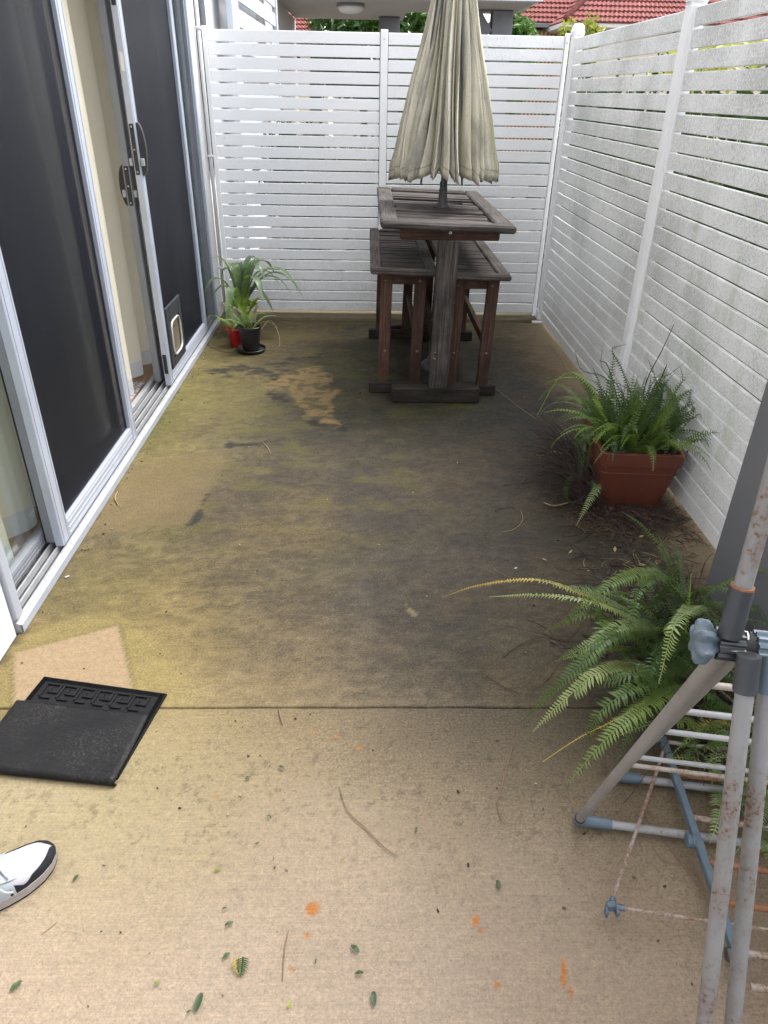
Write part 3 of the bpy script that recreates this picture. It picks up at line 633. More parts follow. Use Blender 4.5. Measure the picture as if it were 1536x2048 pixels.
_c[:, :3] = np.array(lin(150, 138, 108, k=.30))*(0.75+0.5*_b)[:, None]; ks.data.attributes['floor_tone'].data.foreach_set('color', _c.ravel())
g_ = MB(); g_.box((0, 40, -0.12), (400, 500, 0.04)); go = g_.build('outer_ground', 'outer_ground'); go['kind'] = 'structure'

# ------------------------------------------------------------------ slat fences
def slat_mesh(L, name, axis):
    mb = MB(); s_ = (L, 0.016, 0.0658) if axis == 'x' else (0.016, L, 0.0658)
    mb.box((0, 0, 0), s_, 0.0022); o = mb.build(name, 'white'); return o
def fence_panel(root, axis, a, b, fixed, z0, nsl, mil):
    """slats between a and b along the axis, one part each, sharing one mesh"""
    L = b-a; first = slat_mesh(L, 'slat', axis)
    for i in range(nsl):
        o = first if i == 0 else first.copy()
        if i: col.objects.link(o)
        o.parent = root
        z = z0-0.075*i-0.0325+random.uniform(-.0012, .0012)
        p = Vector(((a+b)/2, fixed+random.uniform(-.001, .001), z)) if axis == 'x' else Vector((fixed+random.uniform(-.001, .001), (a+b)/2, z))
        o.location = p-root.location
        if axis == 'x': o.rotation_euler = (R(random.uniform(-1.2, 1.2)), R(random.uniform(-.04, .04)), 0)
        else: o.rotation_euler = (R(random.uniform(-.04, .04)), R(random.uniform(-1.2, 1.2)), 0)
        me, al = mil(i); o['mildew'] = me; o['algae'] = al
def part(o, me=0.15, al=0.0):
    o['mildew'] = me; o['algae'] = al; return o

YB = 5.56
fb = thing('slat_fence', 'back fence of white horizontal slats, clean at its left, behind the timber bar table', 'fence', (0, YB, 0))
fence_panel(fb, 'x', -1.035, 0.082, YB, 1.831, 24, lambda i: (0.03 if i < 8 else (0.22+0.012*i), 0.0 if i < 19 else 0.3))
fence_panel(fb, 'x', 0.138, 1.288, YB, 1.831, 24, lambda i: (0.50 if i in (0, 1) else 0.24+0.012*i, 0.1 if i < 19 else 0.3))
for x, wd in ((0.11, 0.048), (-1.05, 0.03), (1.3035, 0.028)):
    mb = MB(); mb.box((x, YB, 0.93), (wd, 0.034, 1.835), 0.003); p = part(mb.build('post', 'white', fb), 0.1)
    s_ = MB(); s_.lathe((x, YB-0.0175, 1.795), [(0.0045, 0.0), (0.004, 0.0025), (0.0, 0.003)], 8, (0, -1, 0), False); s_.build('screw', 'steel_screw', p)

XR = 1.335
fr = thing('slat_fence', 'mildew-greyed white slat fence running along the right side behind the terracotta planter', 'fence', (XR, 3, 0))
for k, (a, b) in enumerate(((3.565, 5.415), (1.70, 3.475), (-0.2, 1.61))):
    fence_panel(fr, 'y', a, b, XR, 1.815, 24, lambda i: (1.15 if i < 2 else 1.15-0.022*i, 0.18 if i < 6 else (0.75 if 9 < i < 20 and k == 1 else 0.32)))
    for y in (a-0.012, b+0.012):
        mb = MB(); mb.box((XR, y, 0.92), (0.030, 0.022, 1.80), 0.002); part(mb.build('side_channel', 'white', fr), 0.1)
def fence_post(y, x=XR, plate=False):
    mb = MB(); mb.box((x, y, 0.925), (0.065, 0.065, 1.85), 0.004); p = part(mb.build('post', 'white', fr), 0.12, 0.1)
    c = MB(); c.lathe((x, y, 1.85), [(0.044, -0.014), (0.045, 0.004), (0.040, 0.010), (0.040, 0.022), (0.034, 0.036), (0.020, 0.046), (0.0, 0.049)], 20)
    part(c.build('cap', 'white', p, True, angle=40), 0.25)
    if plate:
        f_ = MB(); f_.box((x-0.02, y-0.02, 0.008), (0.13, 0.13, 0.016), 0.003); f_.box((x, y, 0.05), (0.08, 0.08, 0.07), 0.004); part(f_.build('base_plate', 'white', p), 0.1)
fence_post(5.475, XR+0.012, True); fence_post(3.52); fence_post(1.655)
# white conduit with clips up the corner by the house
cd = thing('conduit', 'thin white conduit with clips in the corner between house and back fence', 'pipe', (-1.075, 5.50, 0))
mb = MB(); mb.tube([(-1.075, 5.50, 0.02), (-1.075, 5.50, 2.6)], 0.0125, 10); part(mb.build('tube', 'render_white', cd, True), .1)
for z in (0.36, 1.10, 1.83):
    c = MB(); c.box((-1.075, 5.492, z), (0.038, 0.022, 0.016), 0.003); part(c.build('clip', 'render_white', cd), .1)

# ------------------------------------------------------------------ house wall, track, doors
XW = -1.10
hw = thing('house_wall', 'white rendered house wall around the sliding doors on the left of the patio', 'wall', (XW, 1.8, 0))
def wallbox(name, c, s_, mat='render_white', bev=0.004):
    mb = MB(); mb.box(c, s_, bev); return mb.build(name, mat, hw)
wallbox('wall', (XW-0.09, -0.62, 2.6), (0.18, 4.79, 5.44))
wallbox('wall', (XW-0.085, 5.42, 2.6), (0.17, 0.225, 5.44))
wallbox('wall', (XW-0.09, 3.53, 3.93), (0.18, 3.48, 2.75))
#wallbox('footing', (XW+0.004, 0.6, 0.045), (0.012, 2.34, 0.10), 'render_white')
# the room behind
rm = thing('living_room', 'pale painted room seen past the curtain through the open door', 'room', (-3, 3.5, 0))
mb = MB(); mb.box((-3.1, 1.2, 1.3), (3.6, 0.1, 2.6)); mb.build('wall', 'room_paint', rm)
mb = MB(); mb.box((-3.1, 5.6, 1.3), (3.6, 0.1, 2.6)); mb.build('wall', 'room_paint', rm)
mb = MB(); mb.box((-4.9, 3.4, 0.15), (0.1, 4.3, 0.3)); mb.build('wall', 'room_paint', rm)
mb = MB(); mb.box((-4.9, 3.4, 2.5), (0.1, 4.3, 0.2)); mb.build('wall', 'room_paint', rm)
mb = MB(); mb.box((-3.1, 3.4, 2.62), (3.6, 4.3, 0.06)); mb.build('ceiling', 'room_paint', rm)
n = 24
tf = thing('timber_floor', 'brown timber boards inside the open sliding door', 'floor', (-3, 3.4, 0))
proto = None
for i in range(n):
    if proto is None:
        mb = MB(); mb.box((-1.255-0.0575, 3.4, 0.015), (0.113, 4.3, 0.03), 0.001); proto = mb.build('floorboard', 'timber', tf); o = proto
    else:
        o = proto.copy(); col.objects.link(o); o.location.x = -0.115*i
# track
tk = thing('door_track', 'ridged aluminium sliding door track and sill along the house wall', 'door track', (XW, 3.5, 0))
mb = MB(); ya, yb = 1.785, 5.30
prof = [(-1.082, -0.004), (-1.082, 0.030), (-1.100, 0.036), (-1.108, 0.036), (-1.109, 0.026), (-1.124, 0.026), (-1.125, 0.044), (-1.131, 0.044), (-1.132, 0.028), (-1.152, 0.028), (-1.153, 0.048), (-1.160, 0.048), (-1.161, 0.030), (-1.186, 0.030), (-1.187, 0.052), (-1.193, 0.052), (-1.194, 0.034), (-1.214, 0.034), (-1.215, 0.056), (-1.240, 0.056), (-1.240, -0.004)]
vs = [(x, y, z) for y in (ya, yb) for x, z in prof]; k = len(prof)
mb.add(vs, [(i, (i+1) % k, k+(i+1) % k, k+i) for i in range(k)]+[tuple(range(k)), tuple(range(k, 2*k))]); mb.build('sill', 'alu_dirty', tk)
for x_, z_, w_ in ((-1.1165, .0272, .011), (-1.1420, .0292, .016), (-1.1735, .0312, .020), (-1.2040, .0352, .016)): B('channel', 'channel_dark', tk, (x_, (ya+yb)/2, z_), (w_, yb-ya-.09, .0016), 0)
B('outer_lip', 'alu', tk, (-1.0835, (ya+yb)/2, 0.017), (0.006, yb-ya, 0.030), 0.001)
B('jamb', 'alu', tk, (-1.165, 1.806, 1.08), (0.150, 0.040, 2.06), 0.002)
B('jamb', 'alu', tk, (-1.165, 5.290, 1.08), (0.150, 0.030, 2.06), 0.002)
for i, dx in enumerate((0.0, -0.035, -0.07)):
    B('jamb_fin', 'alu_grey', tk, (-1.105+dx, 5.262, 1.08), (0.008, 0.030, 2.04), 0.001)
B('head', 'alu', tk, (-1.165, 3.527, 2.128), (0.150, 3.48, 0.056), 0.002)

def framed(root, x, y0, y1, z0, z1, st, rl, dep, mat, infill, name):
    """a sash of two stiles and two rails around an infill"""
    for y in (y0+st/2, y1-st/2):
        mb = MB(); mb.box((x, y, (z0+z1)/2), (dep, st, z1-z0), 0.002)
        for q in (-0.3, 0.3): mb.box((x+dep/2+0.0012, y+q*st, (z0+z1)/2), (0.0026, 0.004, z1-z0-0.01), 0.0008)
        mb.build('stile', mat, root)
    for z, h in ((z0+rl/2, rl), (z1-0.03, 0.06)):
        mb = MB(); mb.box((x-0.0005, (y0+y1)/2, z), (dep, y1-y0-2*st, h), 0.002)
        for q in (-0.3, 0, 0.3): mb.box((x+dep/2+0.0008, (y0+y1)/2, z+q*h), (0.0026, y1-y0-2*st-.002, 0.004), 0.0008)
        mb.build('rail', mat, root)
    mb = MB(); mb.box((x-0.004, (y0+y1)/2, (z0+rl+z1-0.06)/2), (0.004, y1-y0-2*st+0.004, z1-z0-rl-0.06+0.004)); return mb.build(name, infill, root)

s1 = thing('screen_door', 'closed black mesh screen door with silver frame, nearest on the left', 'screen door', (-1.118, 2.7, 0))
framed(s1, -1.118, 2.215, 3.185, 0.045, 2.10, 0.070, 0.075, 0.030, 'alu', 'screen', 'mesh')
#B('seal', 'rubber_seal', s1, (-1.130, 2.2105, 1.07), (0.012, 0.007, 2.04), 0.001)
s2 = thing('screen_door', 'slid-open black mesh screen door with a pet flap at its foot', 'screen door', (-1.118, 4.4, 0))
framed(s2, -1.118, 3.875, 4.955, 0.045, 2.10, 0.062, 0.070, 0.030, 'alu', 'screen', 'mesh')
pd = MB()
y0, y1, z0, z1 = 3.94, 4.27, 0.118, 0.46
for c, s_ in (((0, y0+.03, (z0+z1)/2), (.014, .06, z1-z0)), ((0, y1-.03, (z0+z1)/2), (.014, .06, z1-z0)), ((0, (y0+y1)/2, z0+.025), (.014, y1-y0-.12, .05)), ((0, (y0+y1)/2, z1-.045), (.014, y1-y0-.12, .09))):
    pd.box((-1.101+c[0], c[1], c[2]), s_, 0.003)
pf = pd.build('pet_door', 'slate_plastic', s2)
rim = MB(); yc, zc = (y0+y1)/2, (z0+0.05+z1-.09)/2; hy, hz = 0.100, (z1-.09-z0-.05)/2-0.005
ring = []
for j in range(32):
    a_ = 2*math.pi*j/32; ca, sa = math.cos(a_), math.sin(a_)
    ring.append((-1.094, yc+hy*math.copysign(abs(ca)**0.45, ca), zc+hz*math.copysign(abs(sa)**0.45, sa)))
rim.tube(ring+[ring[0]], 0.0065, 6, False); rim.build('rim', 'cup_grey', pf, True)
fl = MB(); fl.box((-1.103, yc, zc), (0.003, hy*1.9, hz*1.95)); fl.build('flap', 'flap_tan', pf)
def lockset(root, x, y, z0, z1, face):
    mb = MB(); mb.box((x, y-0.0025, (z0+z1)/2), (0.020, 0.005, z1-z0), 0.002); pl = mb.build('latch_plate', 'black_plastic', root)
    for z in (z0+.012, z1-.012, (z0+z1)/2):
        s_ = MB(); s_.lathe((x, y-0.005, z), [(0.0045, 0), (0.004, 0.002), (0, 0.0025)], 8, (0, -1, 0), False); s_.build('screw', 'steel_screw', pl)
    for sx in face:
        hb = MB(); hz_ = (z1-z0)*0.52; rows = []
        for i in range(13):
            t = i/12; zz = (z0+z1)/2-hz_+2*hz_*t; d_ = 0.012+0.022*math.sin(math.pi*t)**0.6; hw_ = 0.017
            rows.append([(x+sx*0.0152, y+0.012, zz), (x+sx*(0.0152+d_), y+0.016, zz), (x+sx*(0.0152+d_), y+0.016+hw_*1.4, zz), (x+sx*0.0152, y+0.024+hw_*1.4, zz)])
        hb.grid(rows, True); hb.add([p for p in rows[0]]+[p for p in rows[-1]], [(0, 1, 2, 3), (4, 5, 6, 7)]); hb.build('handle', 'black_plastic', root, True, angle=35)
    k_ = MB(); k_.box((x+0.028, y+0.010, z0+0.055), (0.018, 0.022, 0.034), 0.003); k_.build('key_barrel', 'alu_dirty', root)
    k_ = MB(); k_.box((x-0.028, y+0.010, z0+0.055), (0.018, 0.022, 0.034), 0.003); k_.build('key_barrel', 'alu_dirty', root)
lockset(s2, -1.118, 3.875, 1.13, 1.35, (1,))
B('latch_plate', 'black_plastic', s2, (-1.118, 3.8725, 0.17), (0.02, 0.005, 0.11), 0.002)
B('latch_plate', 'black_plastic', s2, (-1.118, 3.8725, 1.86), (0.02, 0.005, 0.10), 0.002)
B('maker_sticker', 'gutter_white', s2, (-1.118, 3.8735, 1.60), (0.014, 0.002, 0.075), 0.0)
gd = thing('glass_door', 'slid-open glass door with black D-handle standing behind the pet flap screen', 'glass door', (-1.185, 4.6, 0))
framed(gd, -1.183, 3.905, 5.18, 0.055, 2.10, 0.062, 0.075, 0.036, 'alu_grey', 'pane_glass', 'pane')
lockset(gd, -1.183, 3.905, 0.985, 1.165, (1, -1))
g2 = thing('glass_door', 'closed glass door showing between the near jamb and the nearest black screen', 'glass door', (-1.185, 2.5, 0))
framed(g2, -1.185, 1.828, 3.170, 0.053, 2.10, 0.030, 0.050, 0.030, 'alu_grey', 'pane_glass', 'pane')
mb = MB(); mb.box((-1.1475, 2.222, 1.07), (0.030, 0.010, 2.02), 0.001); mb.build('stile_side', 'alu_grey', s1)
mb = MB(); mb.box((-1.1660, 2.224, 1.07), (0.006, 0.012, 2.02), 0.001); mb.build('seal', 'rubber_seal', s1)

fg = thing('fixed_window', 'narrow glass pane reflecting the white slats beside the back corner', 'window', (-1.13, 5.1, 0))
framed(fg, -1.137, 4.962, 5.245, 0.047, 2.10, 0.012, 0.030, 0.016, 'alu_grey', 'pane_glass', 'pane')
# curtain of deep folds with a white hem
def curtain(name, label, ya, yb, amp, nf, x0, zt, zb, seed):
    t = thing(name, label, 'curtain', (x0, (ya+yb)/2, 0)); r = random.Random(seed)
    ph = r.random()*6; N = int((yb-ya)/0.008)
    def row(z, e=1.0):
        o = []
        for i in range(N+1):
            s_ = i/N; y = ya+(yb-ya)*s_; a_ = 2*math.pi*nf*(s_+0.035*math.sin(5*s_+ph))
            lean = 0.10*(1-z/zt)*0.4*math.sin(3.1*s_+ph)
            o.append((x0+amp*e*(math.sin(a_+ph)+0.28*math.sin(2*a_+1+ph*2))+lean, y+0.02*math.cos(a_)*e+0.012*math.sin(z*2.2+s_*9), z+0.008*math.sin(a_*0.5+ph)*(1 if z < .2 else 0)))
        return o
    zs = [zt-(zt-zb-0.085)*i/14 for i in range(15)]
    mb = MB(); mb.grid([row(z, 0.8+0.3*(1-z/zt)) for z in zs]); mb.build('drape', 'curtain_cream', t, True, False)
    mb = MB(); mb.grid([row(z, 0.8+0.3*(1-z/zt)) for z in (zb+0.0845, zb+0.04, zb)]); mb.build('hem', 'curtain_hem', t, True, False)
curtain('curtain', 'cream curtain with white hem hanging in the open doorway', 2.98, 4.50, 0.050, 6.0, -1.335, 2.3, 0.045, 3)
curtain('curtain', 'pale curtain hanging behind the fixed glass pane at the far left', 1.40, 2.96, 0.040, 7, -1.285, 2.3, 0.055, 8)
mt = MB(); mt.box((-1.47, 3.55, 0.036), (0.40, 0.80, 0.012), 0.004); tag(mt.build('indoor_mat', 'fleck_mat' if 'fleck_mat' in M else 'fleck'), 'grey flecked mat just inside the open doorway below the curtain', 'mat')

# ------------------------------------------------------------------ timber bar table
TX, TY = 0.401, 4.415
tb = thing('bar_table', 'weathered grey timber bar table with warped slat top', 'table', (TX, TY, 0))
tiltm = Matrix.Rotation(R(1.5), 3, 'Y')
def ttop(name, c, s_, bev, mat='grey_wood', roll=0.0, yaw=0.0):
    rot = tiltm @ Matrix.Rotation(R(yaw), 3, 'Z') @ Matrix.Rotation(R(roll), 3, 'X')
    mb = MB(); mb.box(Vector((TX, TY, 0.935))+tiltm @ Vector(c), s_, bev, rot); return mb.build(name, mat, tb)
Wt, Lt = 0.668, 1.46
for sx in (-1, 1): ttop('frame_board', (sx*(Wt/2-0.045), 0.0435, 0), (0.090, Lt-0.087, 0.036), 0.008)
for sy in (-1, 1): ttop('frame_board', (0, sy*(Lt/2-0.0425), 0.001), (Wt-0.004 if sy < 0 else Wt-0.181, 0.085, 0.037), 0.010)
ns = 21; pitch = (Lt-0.17)/ns; rs = random.Random(5)
for i in range(ns):
    y = -Lt/2+0.085+pitch*(i+0.5)
    if abs(y-(-0.065)) < 0.05:            # the wide board the pole passes through is cut in two halves
        for sx in (-1, 1): ttop('slat', (sx*0.1295+0.002, y, -0.002), (0.207, pitch-0.004, 0.016), 0.003, 'grey_wood', rs.uniform(-2, 2))
        continue
    wdt = pitch-rs.choice((0.006, 0.010, 0.016, 0.030)); warp = rs.uniform(-10, 10) if i in (2, 3, 4, 9, 12, 13, 14, 16) else rs.uniform(-4, 4)
    ttop('slat', (0, y, -0.004+rs.uniform(-.010, .003)), (Wt-0.182, wdt, 0.016), 0.003, 'grey_wood', warp, rs.uniform(-1.4, 1.4) if i not in (3, 12, 13) else rs.choice((-1, 1))*2.2)
for sy in (-1, 1):
    y = TY+sy*0.615
    B('cross_beam', 'brown_wood', tb, (TX+0.018, y, 0.888), (0.50, 0.045, 0.052), 0.006)
    lg = MB(); a_, b_ = V(TX+0.001, y, 0.070), V(TX+0.016, y, 0.865); lg.bar(a_, b_, 0.103, 0.058, 0.005, (0, 1, 0)); lo = lg.build('leg', 'brown_wood' if sy > 0 else 'grey_wood', tb)
    for dz, dx in ((0.25, -.028), (0.285, -.026)):
        if sy < 0:
            q = MB(); q.lathe((TX+dx, y-0.030, dz), [(0.008, 0), (0.007, 0.004), (0, 0.005)], 10, (0, -1, 0), False); q.build('bolt', 'bolt_bronze', lo, True)
    B('foot', 'dark_wood', tb, (TX-0.012, y-0.005, 0.044), (0.49, 0.075, 0.086), 0.006)
q = MB(); q.lathe((TX+0.018, TY-0.615-0.0225, 0.897), [(0.009, 0), (0.008, 0.004), (0.003, 0.0055), (0, 0.0055)], 12, (0, -1, 0), False); q.build('bolt', 'steel_screw', tb, True)
B('stretcher', 'dark_wood', tb, (TX, TY, 0.26), (0.035, 1.17, 0.075), 0.004)

# ------------------------------------------------------------------ two slatted bench stools
def bench(x0, x1, ya, yb, zt, label, seed):
    r = random.Random(seed); xc, yc = (x0+x1)/2, (ya+yb)/2; W_, L_ = x1-x0, yb-ya
    t = thing('bench', label, 'bench', (xc, yc, 0))
    tl = Matrix.Rotation(R(1.3), 3, 'Y')
    def top(name, c, s_, bev, mat='grey_wood', roll=0, yaw=0):
        mb = MB(); mb.box(Vector((xc, yc, zt-0.015))+tl @ Vector(c), s_, bev, tl @ Matrix.Rotation(R(yaw), 3, 'Z') @ Matrix.Rotation(R(roll), 3, 'X')); return mb.build(name, mat, t)
    for sx in (-1, 1): top('seat_frame', (sx*(W_/2-0.032), 0.029, 0), (0.064, L_-0.058, 0.030), 0.006)
    for sy in (-1, 1): top('seat_frame', (0, sy*(L_/2-0.028), 0.0012), (W_-0.003 if sy < 0 else W_-0.13, 0.056, 0.031), 0.008)
    n = 19; p_ = (L_-0.112)/n
    for i in range(n):
        top('slat', (0, -L_/2+0.056+p_*(i+.5), -0.003+r.uniform(-.003, .002)), (W_-0.130, p_-r.choice((.005, .007, .010)), 0.014), 0.002, 'grey_wood', r.uniform(-4, 4), r.uniform(-.8, .8))
    for sy in (-1, 1):
        y = yc+sy*(L_/2-0.11)
        for sx in (-1, 1):
            lx = xc+sx*(W_/2-0.085); lx2 = lx+(0.010 if x0 > 0.3 else 0.006)*1.0
            m_ = MB(); m_.bar((lx-0.008, y, 0.055), (lx2, y, zt-0.030), 0.062, 0.044, 0.004, (0, 1, 0)); lo = m_.build('leg', 'brown_wood', t)
            if sy < 0:
                for z in (0.245, zt-0.075):
                    q = MB(); q.lathe((lx, y-0.0225, z), [(0.0085, 0), (0.0075, 0.004), (0, 0.005)], 10, (0, -1, 0), False); q.build('bolt', 'bolt_bronze', lo, True)
        m_ = MB(); m_.box((xc+0.002, y, zt-0.064), (W_-0.225, 0.034, 0.060), 0.003); m_.build('apron', 'brown_wood', t)
        m_ = MB(); m_.box((xc-0.008, y-0.004, 0.0325), (W_*0.97, 0.056, 0.060), 0.005); m_.build('foot', 'dark_wood', t)
    for sx in (-1, 1):
        lx = xc+sx*(W_/2-0.085)
        m_ = MB(); m_.box((lx, yc, 0.290), (0.026, L_-0.264, 0.052), 0.003); m_.build('stretcher', 'brown_wood', t)
    return t
bench(0.020, 0.372, 3.83, 5.10, 0.705, 'slatted timber bench on the left side under the bar table', 21)
bench(0.405, 0.757, 3.80, 5.07, 0.692, 'slatted timber bench on the right side under the bar table', 22)

# ------------------------------------------------------------------ closed parasol
UX, UY = 0.428, 4.35
um = thing('parasol', 'closed beige parasol stained with mildew standing through the bar table', 'parasol', (UX, UY, 0))
mb = MB(); mb.tube([(UX-0.004, UY, 0.05), (UX, UY, 0.965)], 0.019, 14); mb.build('lower_pole', 'pole_grey', um, True)
mb = MB(); mb.tube([(UX, UY, 0.965), (UX+0.003, UY, 1.10)], 0.0165, 14); mb.lathe((UX, UY, 1.045), [(0.0165, 0), (0.021, 0.004), (0.021, 0.03), (0.0165, 0.034)], 14); mb.tube([(UX, UY, 1.05), (UX+0.012, UY, 2.46)], 0.0165, 14); mb.build('pole', 'pole_dark', um, True, angle=40)
mb = MB(); mb.lathe((UX, UY, 0.942), [(0.034, 0), (0.034, 0.006), (0.027, 0.02), (0.023, 0.09), (0.0205, 0.11)], 18); mb.build('table_collar', 'pole_grey', um, True, angle=40)
mb = MB(); mb.tube([(UX+0.02, UY-0.01, 0.975), (UX+0.095, UY-0.03, 0.968)], 0.005, 8); mb.lathe((UX+0.092, UY-0.029, 0.968), [(0.007, 0), (0.007, 0.016)], 8, (1, -.2, 0)); mb.build('clamp_screw', 'pole_grey', um, True, angle=40)
mb = MB(); mb.lathe((UX-0.004, UY, 0.0), [(0.085, 0.0), (0.085, 0.02), (0.07, 0.04), (0.05, 0.055), (0.03, 0.08), (0.03, 0.30), (0.024, 0.31)], 28); mb.build('base', 'pole_dark', um, True, angle=40)
# canopy: gores folded round the pole in uneven pleats
NP = 34; rp = random.Random(12)
edges = sorted([(j+rp.uniform(-.42, .42))/NP for j in range(NP)])
dep = [rp.uniform(0.25, 1.15) for _ in range(NP)]; skew = [rp.uniform(0.30, 0.70) for _ in range(NP)]; hang = [rp.uniform(-.014, .024) for _ in range(NP)]
off = [rp.uniform(-.02, .02) for _ in range(NP)]
rows, uvs = [], []
NA, NZ = 520, 46
def outer(z):
    pts = [(1.085, 0.302), (1.16, 0.300), (1.20, 0.284), (1.35, 0.254), (1.56, 0.204), (1.71, 0.161), (1.90, 0.117), (2.15, 0.075), (2.33, 0.046), (2.40, 0.034)]
    for (za, ra), (zb_, rb) in zip(pts, pts[1:]):
        if z <= zb_: return ra+(rb-ra)*max(0, (z-za)/(zb_-za))
    return pts[-1][1]
for i in range(NZ+1):
    t = i/NZ; row, uvr = [], []
    for j in range(NA):
        a0 = j/NA; kx = 0
        for q in range(NP):
            lo_ = edges[q]; hi_ = edges[(q+1) % NP]+(1 if q == NP-1 else 0)
            aa = a0 if a0 >= edges[0] else a0+1
            if lo_ <= aa < hi_: kx = q; f = (aa-lo_)/(hi_-lo_); break
        sk = skew[kx]; tri = f/sk if f < sk else (1-f)/(1-sk)
        zb0 = 1.088+0.048*(1-tri**0.7)-hang[kx]*tri-0.010*math.sin(2*math.pi*a0+1.0)
        z = zb0+(2.40-zb0)*t**1.0
        Ro = outer(z)
        dd = dep[kx]*(0.40*(1-t)**0.8+0.38)
        ridge = 1-dd*(1-tri**0.74)
        r_ = Ro*(1+0.07*math.sin(2*math.pi*a0*3+1.3)*(1-t)+0.04*math.sin(2*math.pi*a0*5+z*4)*(1-t))*(ridge*(1.0+0.03*math.sin(7*a0*6.28+z*3)*(1-t)))
        an = 2*math.pi*(a0+off[kx]*0.35*(tri)*(1-t)+0.012*math.sin(z*5+kx)*tri)+0.6
        row.append((UX+0.004+0.006*t+r_*math.cos(an)*1.0, UY+0.02+r_*math.sin(an)*0.92, z)); uvr.append((a0*4, z-zb0))
    rows.append(row); uvs.append(uvr)
mb = MB(); mb.grid(rows, True, uvs)
cp = mb.build('canopy', 'canvas', um, True)
md = cp.modifiers.new('thick', 'SOLIDIFY'); md.thickness = 0.0016
for q in range(0, NP, 3):
    a_ = 2*math.pi*edges[q]+0.75; rr = 0.20
    mb = MB(); mb.tube([(UX+rr*1.05*math.cos(a_), UY+0.02+rr*math.sin(a_), 1.075), (UX+0.035*math.cos(a_), UY+0.03*math.sin(a_), 2.30)], 0.006, 6); mb.build('rib', 'pole_grey', um)
mb = MB(); mb.lathe((UX+0.012, UY+0.01, 2.395), [(0.036, 0), (0.030, 0.02), (0.014, 0.03), (0.022, 0.05), (0.016, 0.07), (0, 0.078)], 16); mb.build('finial', 'dark_wood', um, True)

# ------------------------------------------------------------------ pots and plants
def ribbon(mb, pts, wf, thick_fold=0.25, up=(0, 0, 1)):
    """strap leaf with a V fold along its spine"""
    n = len(pts); vs = []; fs = []
    for i, p in enumerate(pts):
        t = (pts[min(i+1, n-1)]-pts[max(i-1, 0)]).normalized(); s_ = t.cross(Vector(up))
        if s_.length < 1e-3: s_ = Vector((1, 0, 0))
        s_.normalize(); nn = s_.cross(t); w_ = wf(i/(n-1))
        vs += [p-s_*w_+nn*w_*thick_fold, p, p+s_*w_+nn*w_*thick_fold]
    for i in range(n-1):
        a = i*3; fs += [(a, a+1, a+4, a+3), (a+1, a+2, a+5, a+4)]
    mb.add(vs, fs)
def frond(pts, L, name, mat, parent, npin=None, ang=72, cup=0.25, seed=0, missing=0.0, wid=0.30, stalk=0.08, tw=0.0, pitch_=0.0105):
    """fern frond: a thin stalk with rows of narrow pinnae; pts = spine, L = longest pinna"""
    r = random.Random(seed); n = len(pts); pts = [Vector(p) for p in pts]
    length = sum((pts[i+1]-pts[i]).length for i in range(n-1))
    if npin is None: npin = max(14, int(length/pitch_))
    mb = MB(); mb.tube(pts, [0.0016*(1-0.7*i/(n-1))+0.0004 for i in range(n)], 4, False)
    cum = [0]
    for i in range(n-1): cum.append(cum[-1]+(pts[i+1]-pts[i]).length)
    ref = Vector((0, 0, 1)); chord = (pts[-1]-pts[0]); side0 = chord.cross(ref)
    if side0.length < 1e-3: side0 = Vector((1, 0, 0))
    side0.normalize()
    for j in range(npin):
        t = stalk+(1-stalk)*(j+0.5)/npin; s_ = t*length; i = 0
        while i < n-2 and cum[i+1] < s_: i += 1
        f = (s_-cum[i])/(cum[i+1]-cum[i]+1e-9); p = pts[i].lerp(pts[i+1], f)
        T = (pts[i+1]-pts[i]).normalized(); S = side0-T*side0.dot(T); S.normalize(); N = S.cross(T)
        if tw:
            qn = Quaternion(T, tw*(0.4+0.6*t)); S = qn @ S; N = qn @ N
        prof = min(1, (t-stalk)/0.10+0.35)*(1-t**3.0)**0.75*(1-0.25*t)
        l = L*max(prof, 0.10)
        for sg in (-1, 1):
            if r.random() < missing: continue
            a_ = R(ang+r.uniform(-6, 6)-18*t); ll = l*r.uniform(.9, 1.06); w_ = min(ll*wid*0.5, length/npin*0.46)
            d = (S*sg*math.sin(a_)+T*math.cos(a_)).normalized(); e = T*1.0
            dr = -N*cup*ll*r.uniform(.5, 1.5)
            vs = [p-e*w_*0.55, p+e*w_*0.75, p+d*ll*0.5+e*w_*0.95+N*0.10*ll, p+d*ll*0.5-e*w_*0.75+N*0.10*ll, p+d*ll+dr*0.9+T*w_*0.2]
            mb.add(vs, [(0, 1, 2, 3), (3, 2, 4)])
    return mb.build(name, mat, parent, False, False)
def arc(base, az, el, length, droop, n=14, side=0.0):
    p = Vector(base); pts = [p.copy()]; st = length/(n-1); e = el; a = az
    for i in range(n-1):
        d = Vector((math.cos(e)*math.cos(a), math.cos(e)*math.sin(a), math.sin(e))); p = p+d*st
        if p.z < 0.012: p.z = 0.012; e = max(e, -0.05)
        pts.append(p.copy()); e -= droop/(n-1)*(0.4+1.2*i/n); a += side/(n-1)
    return pts

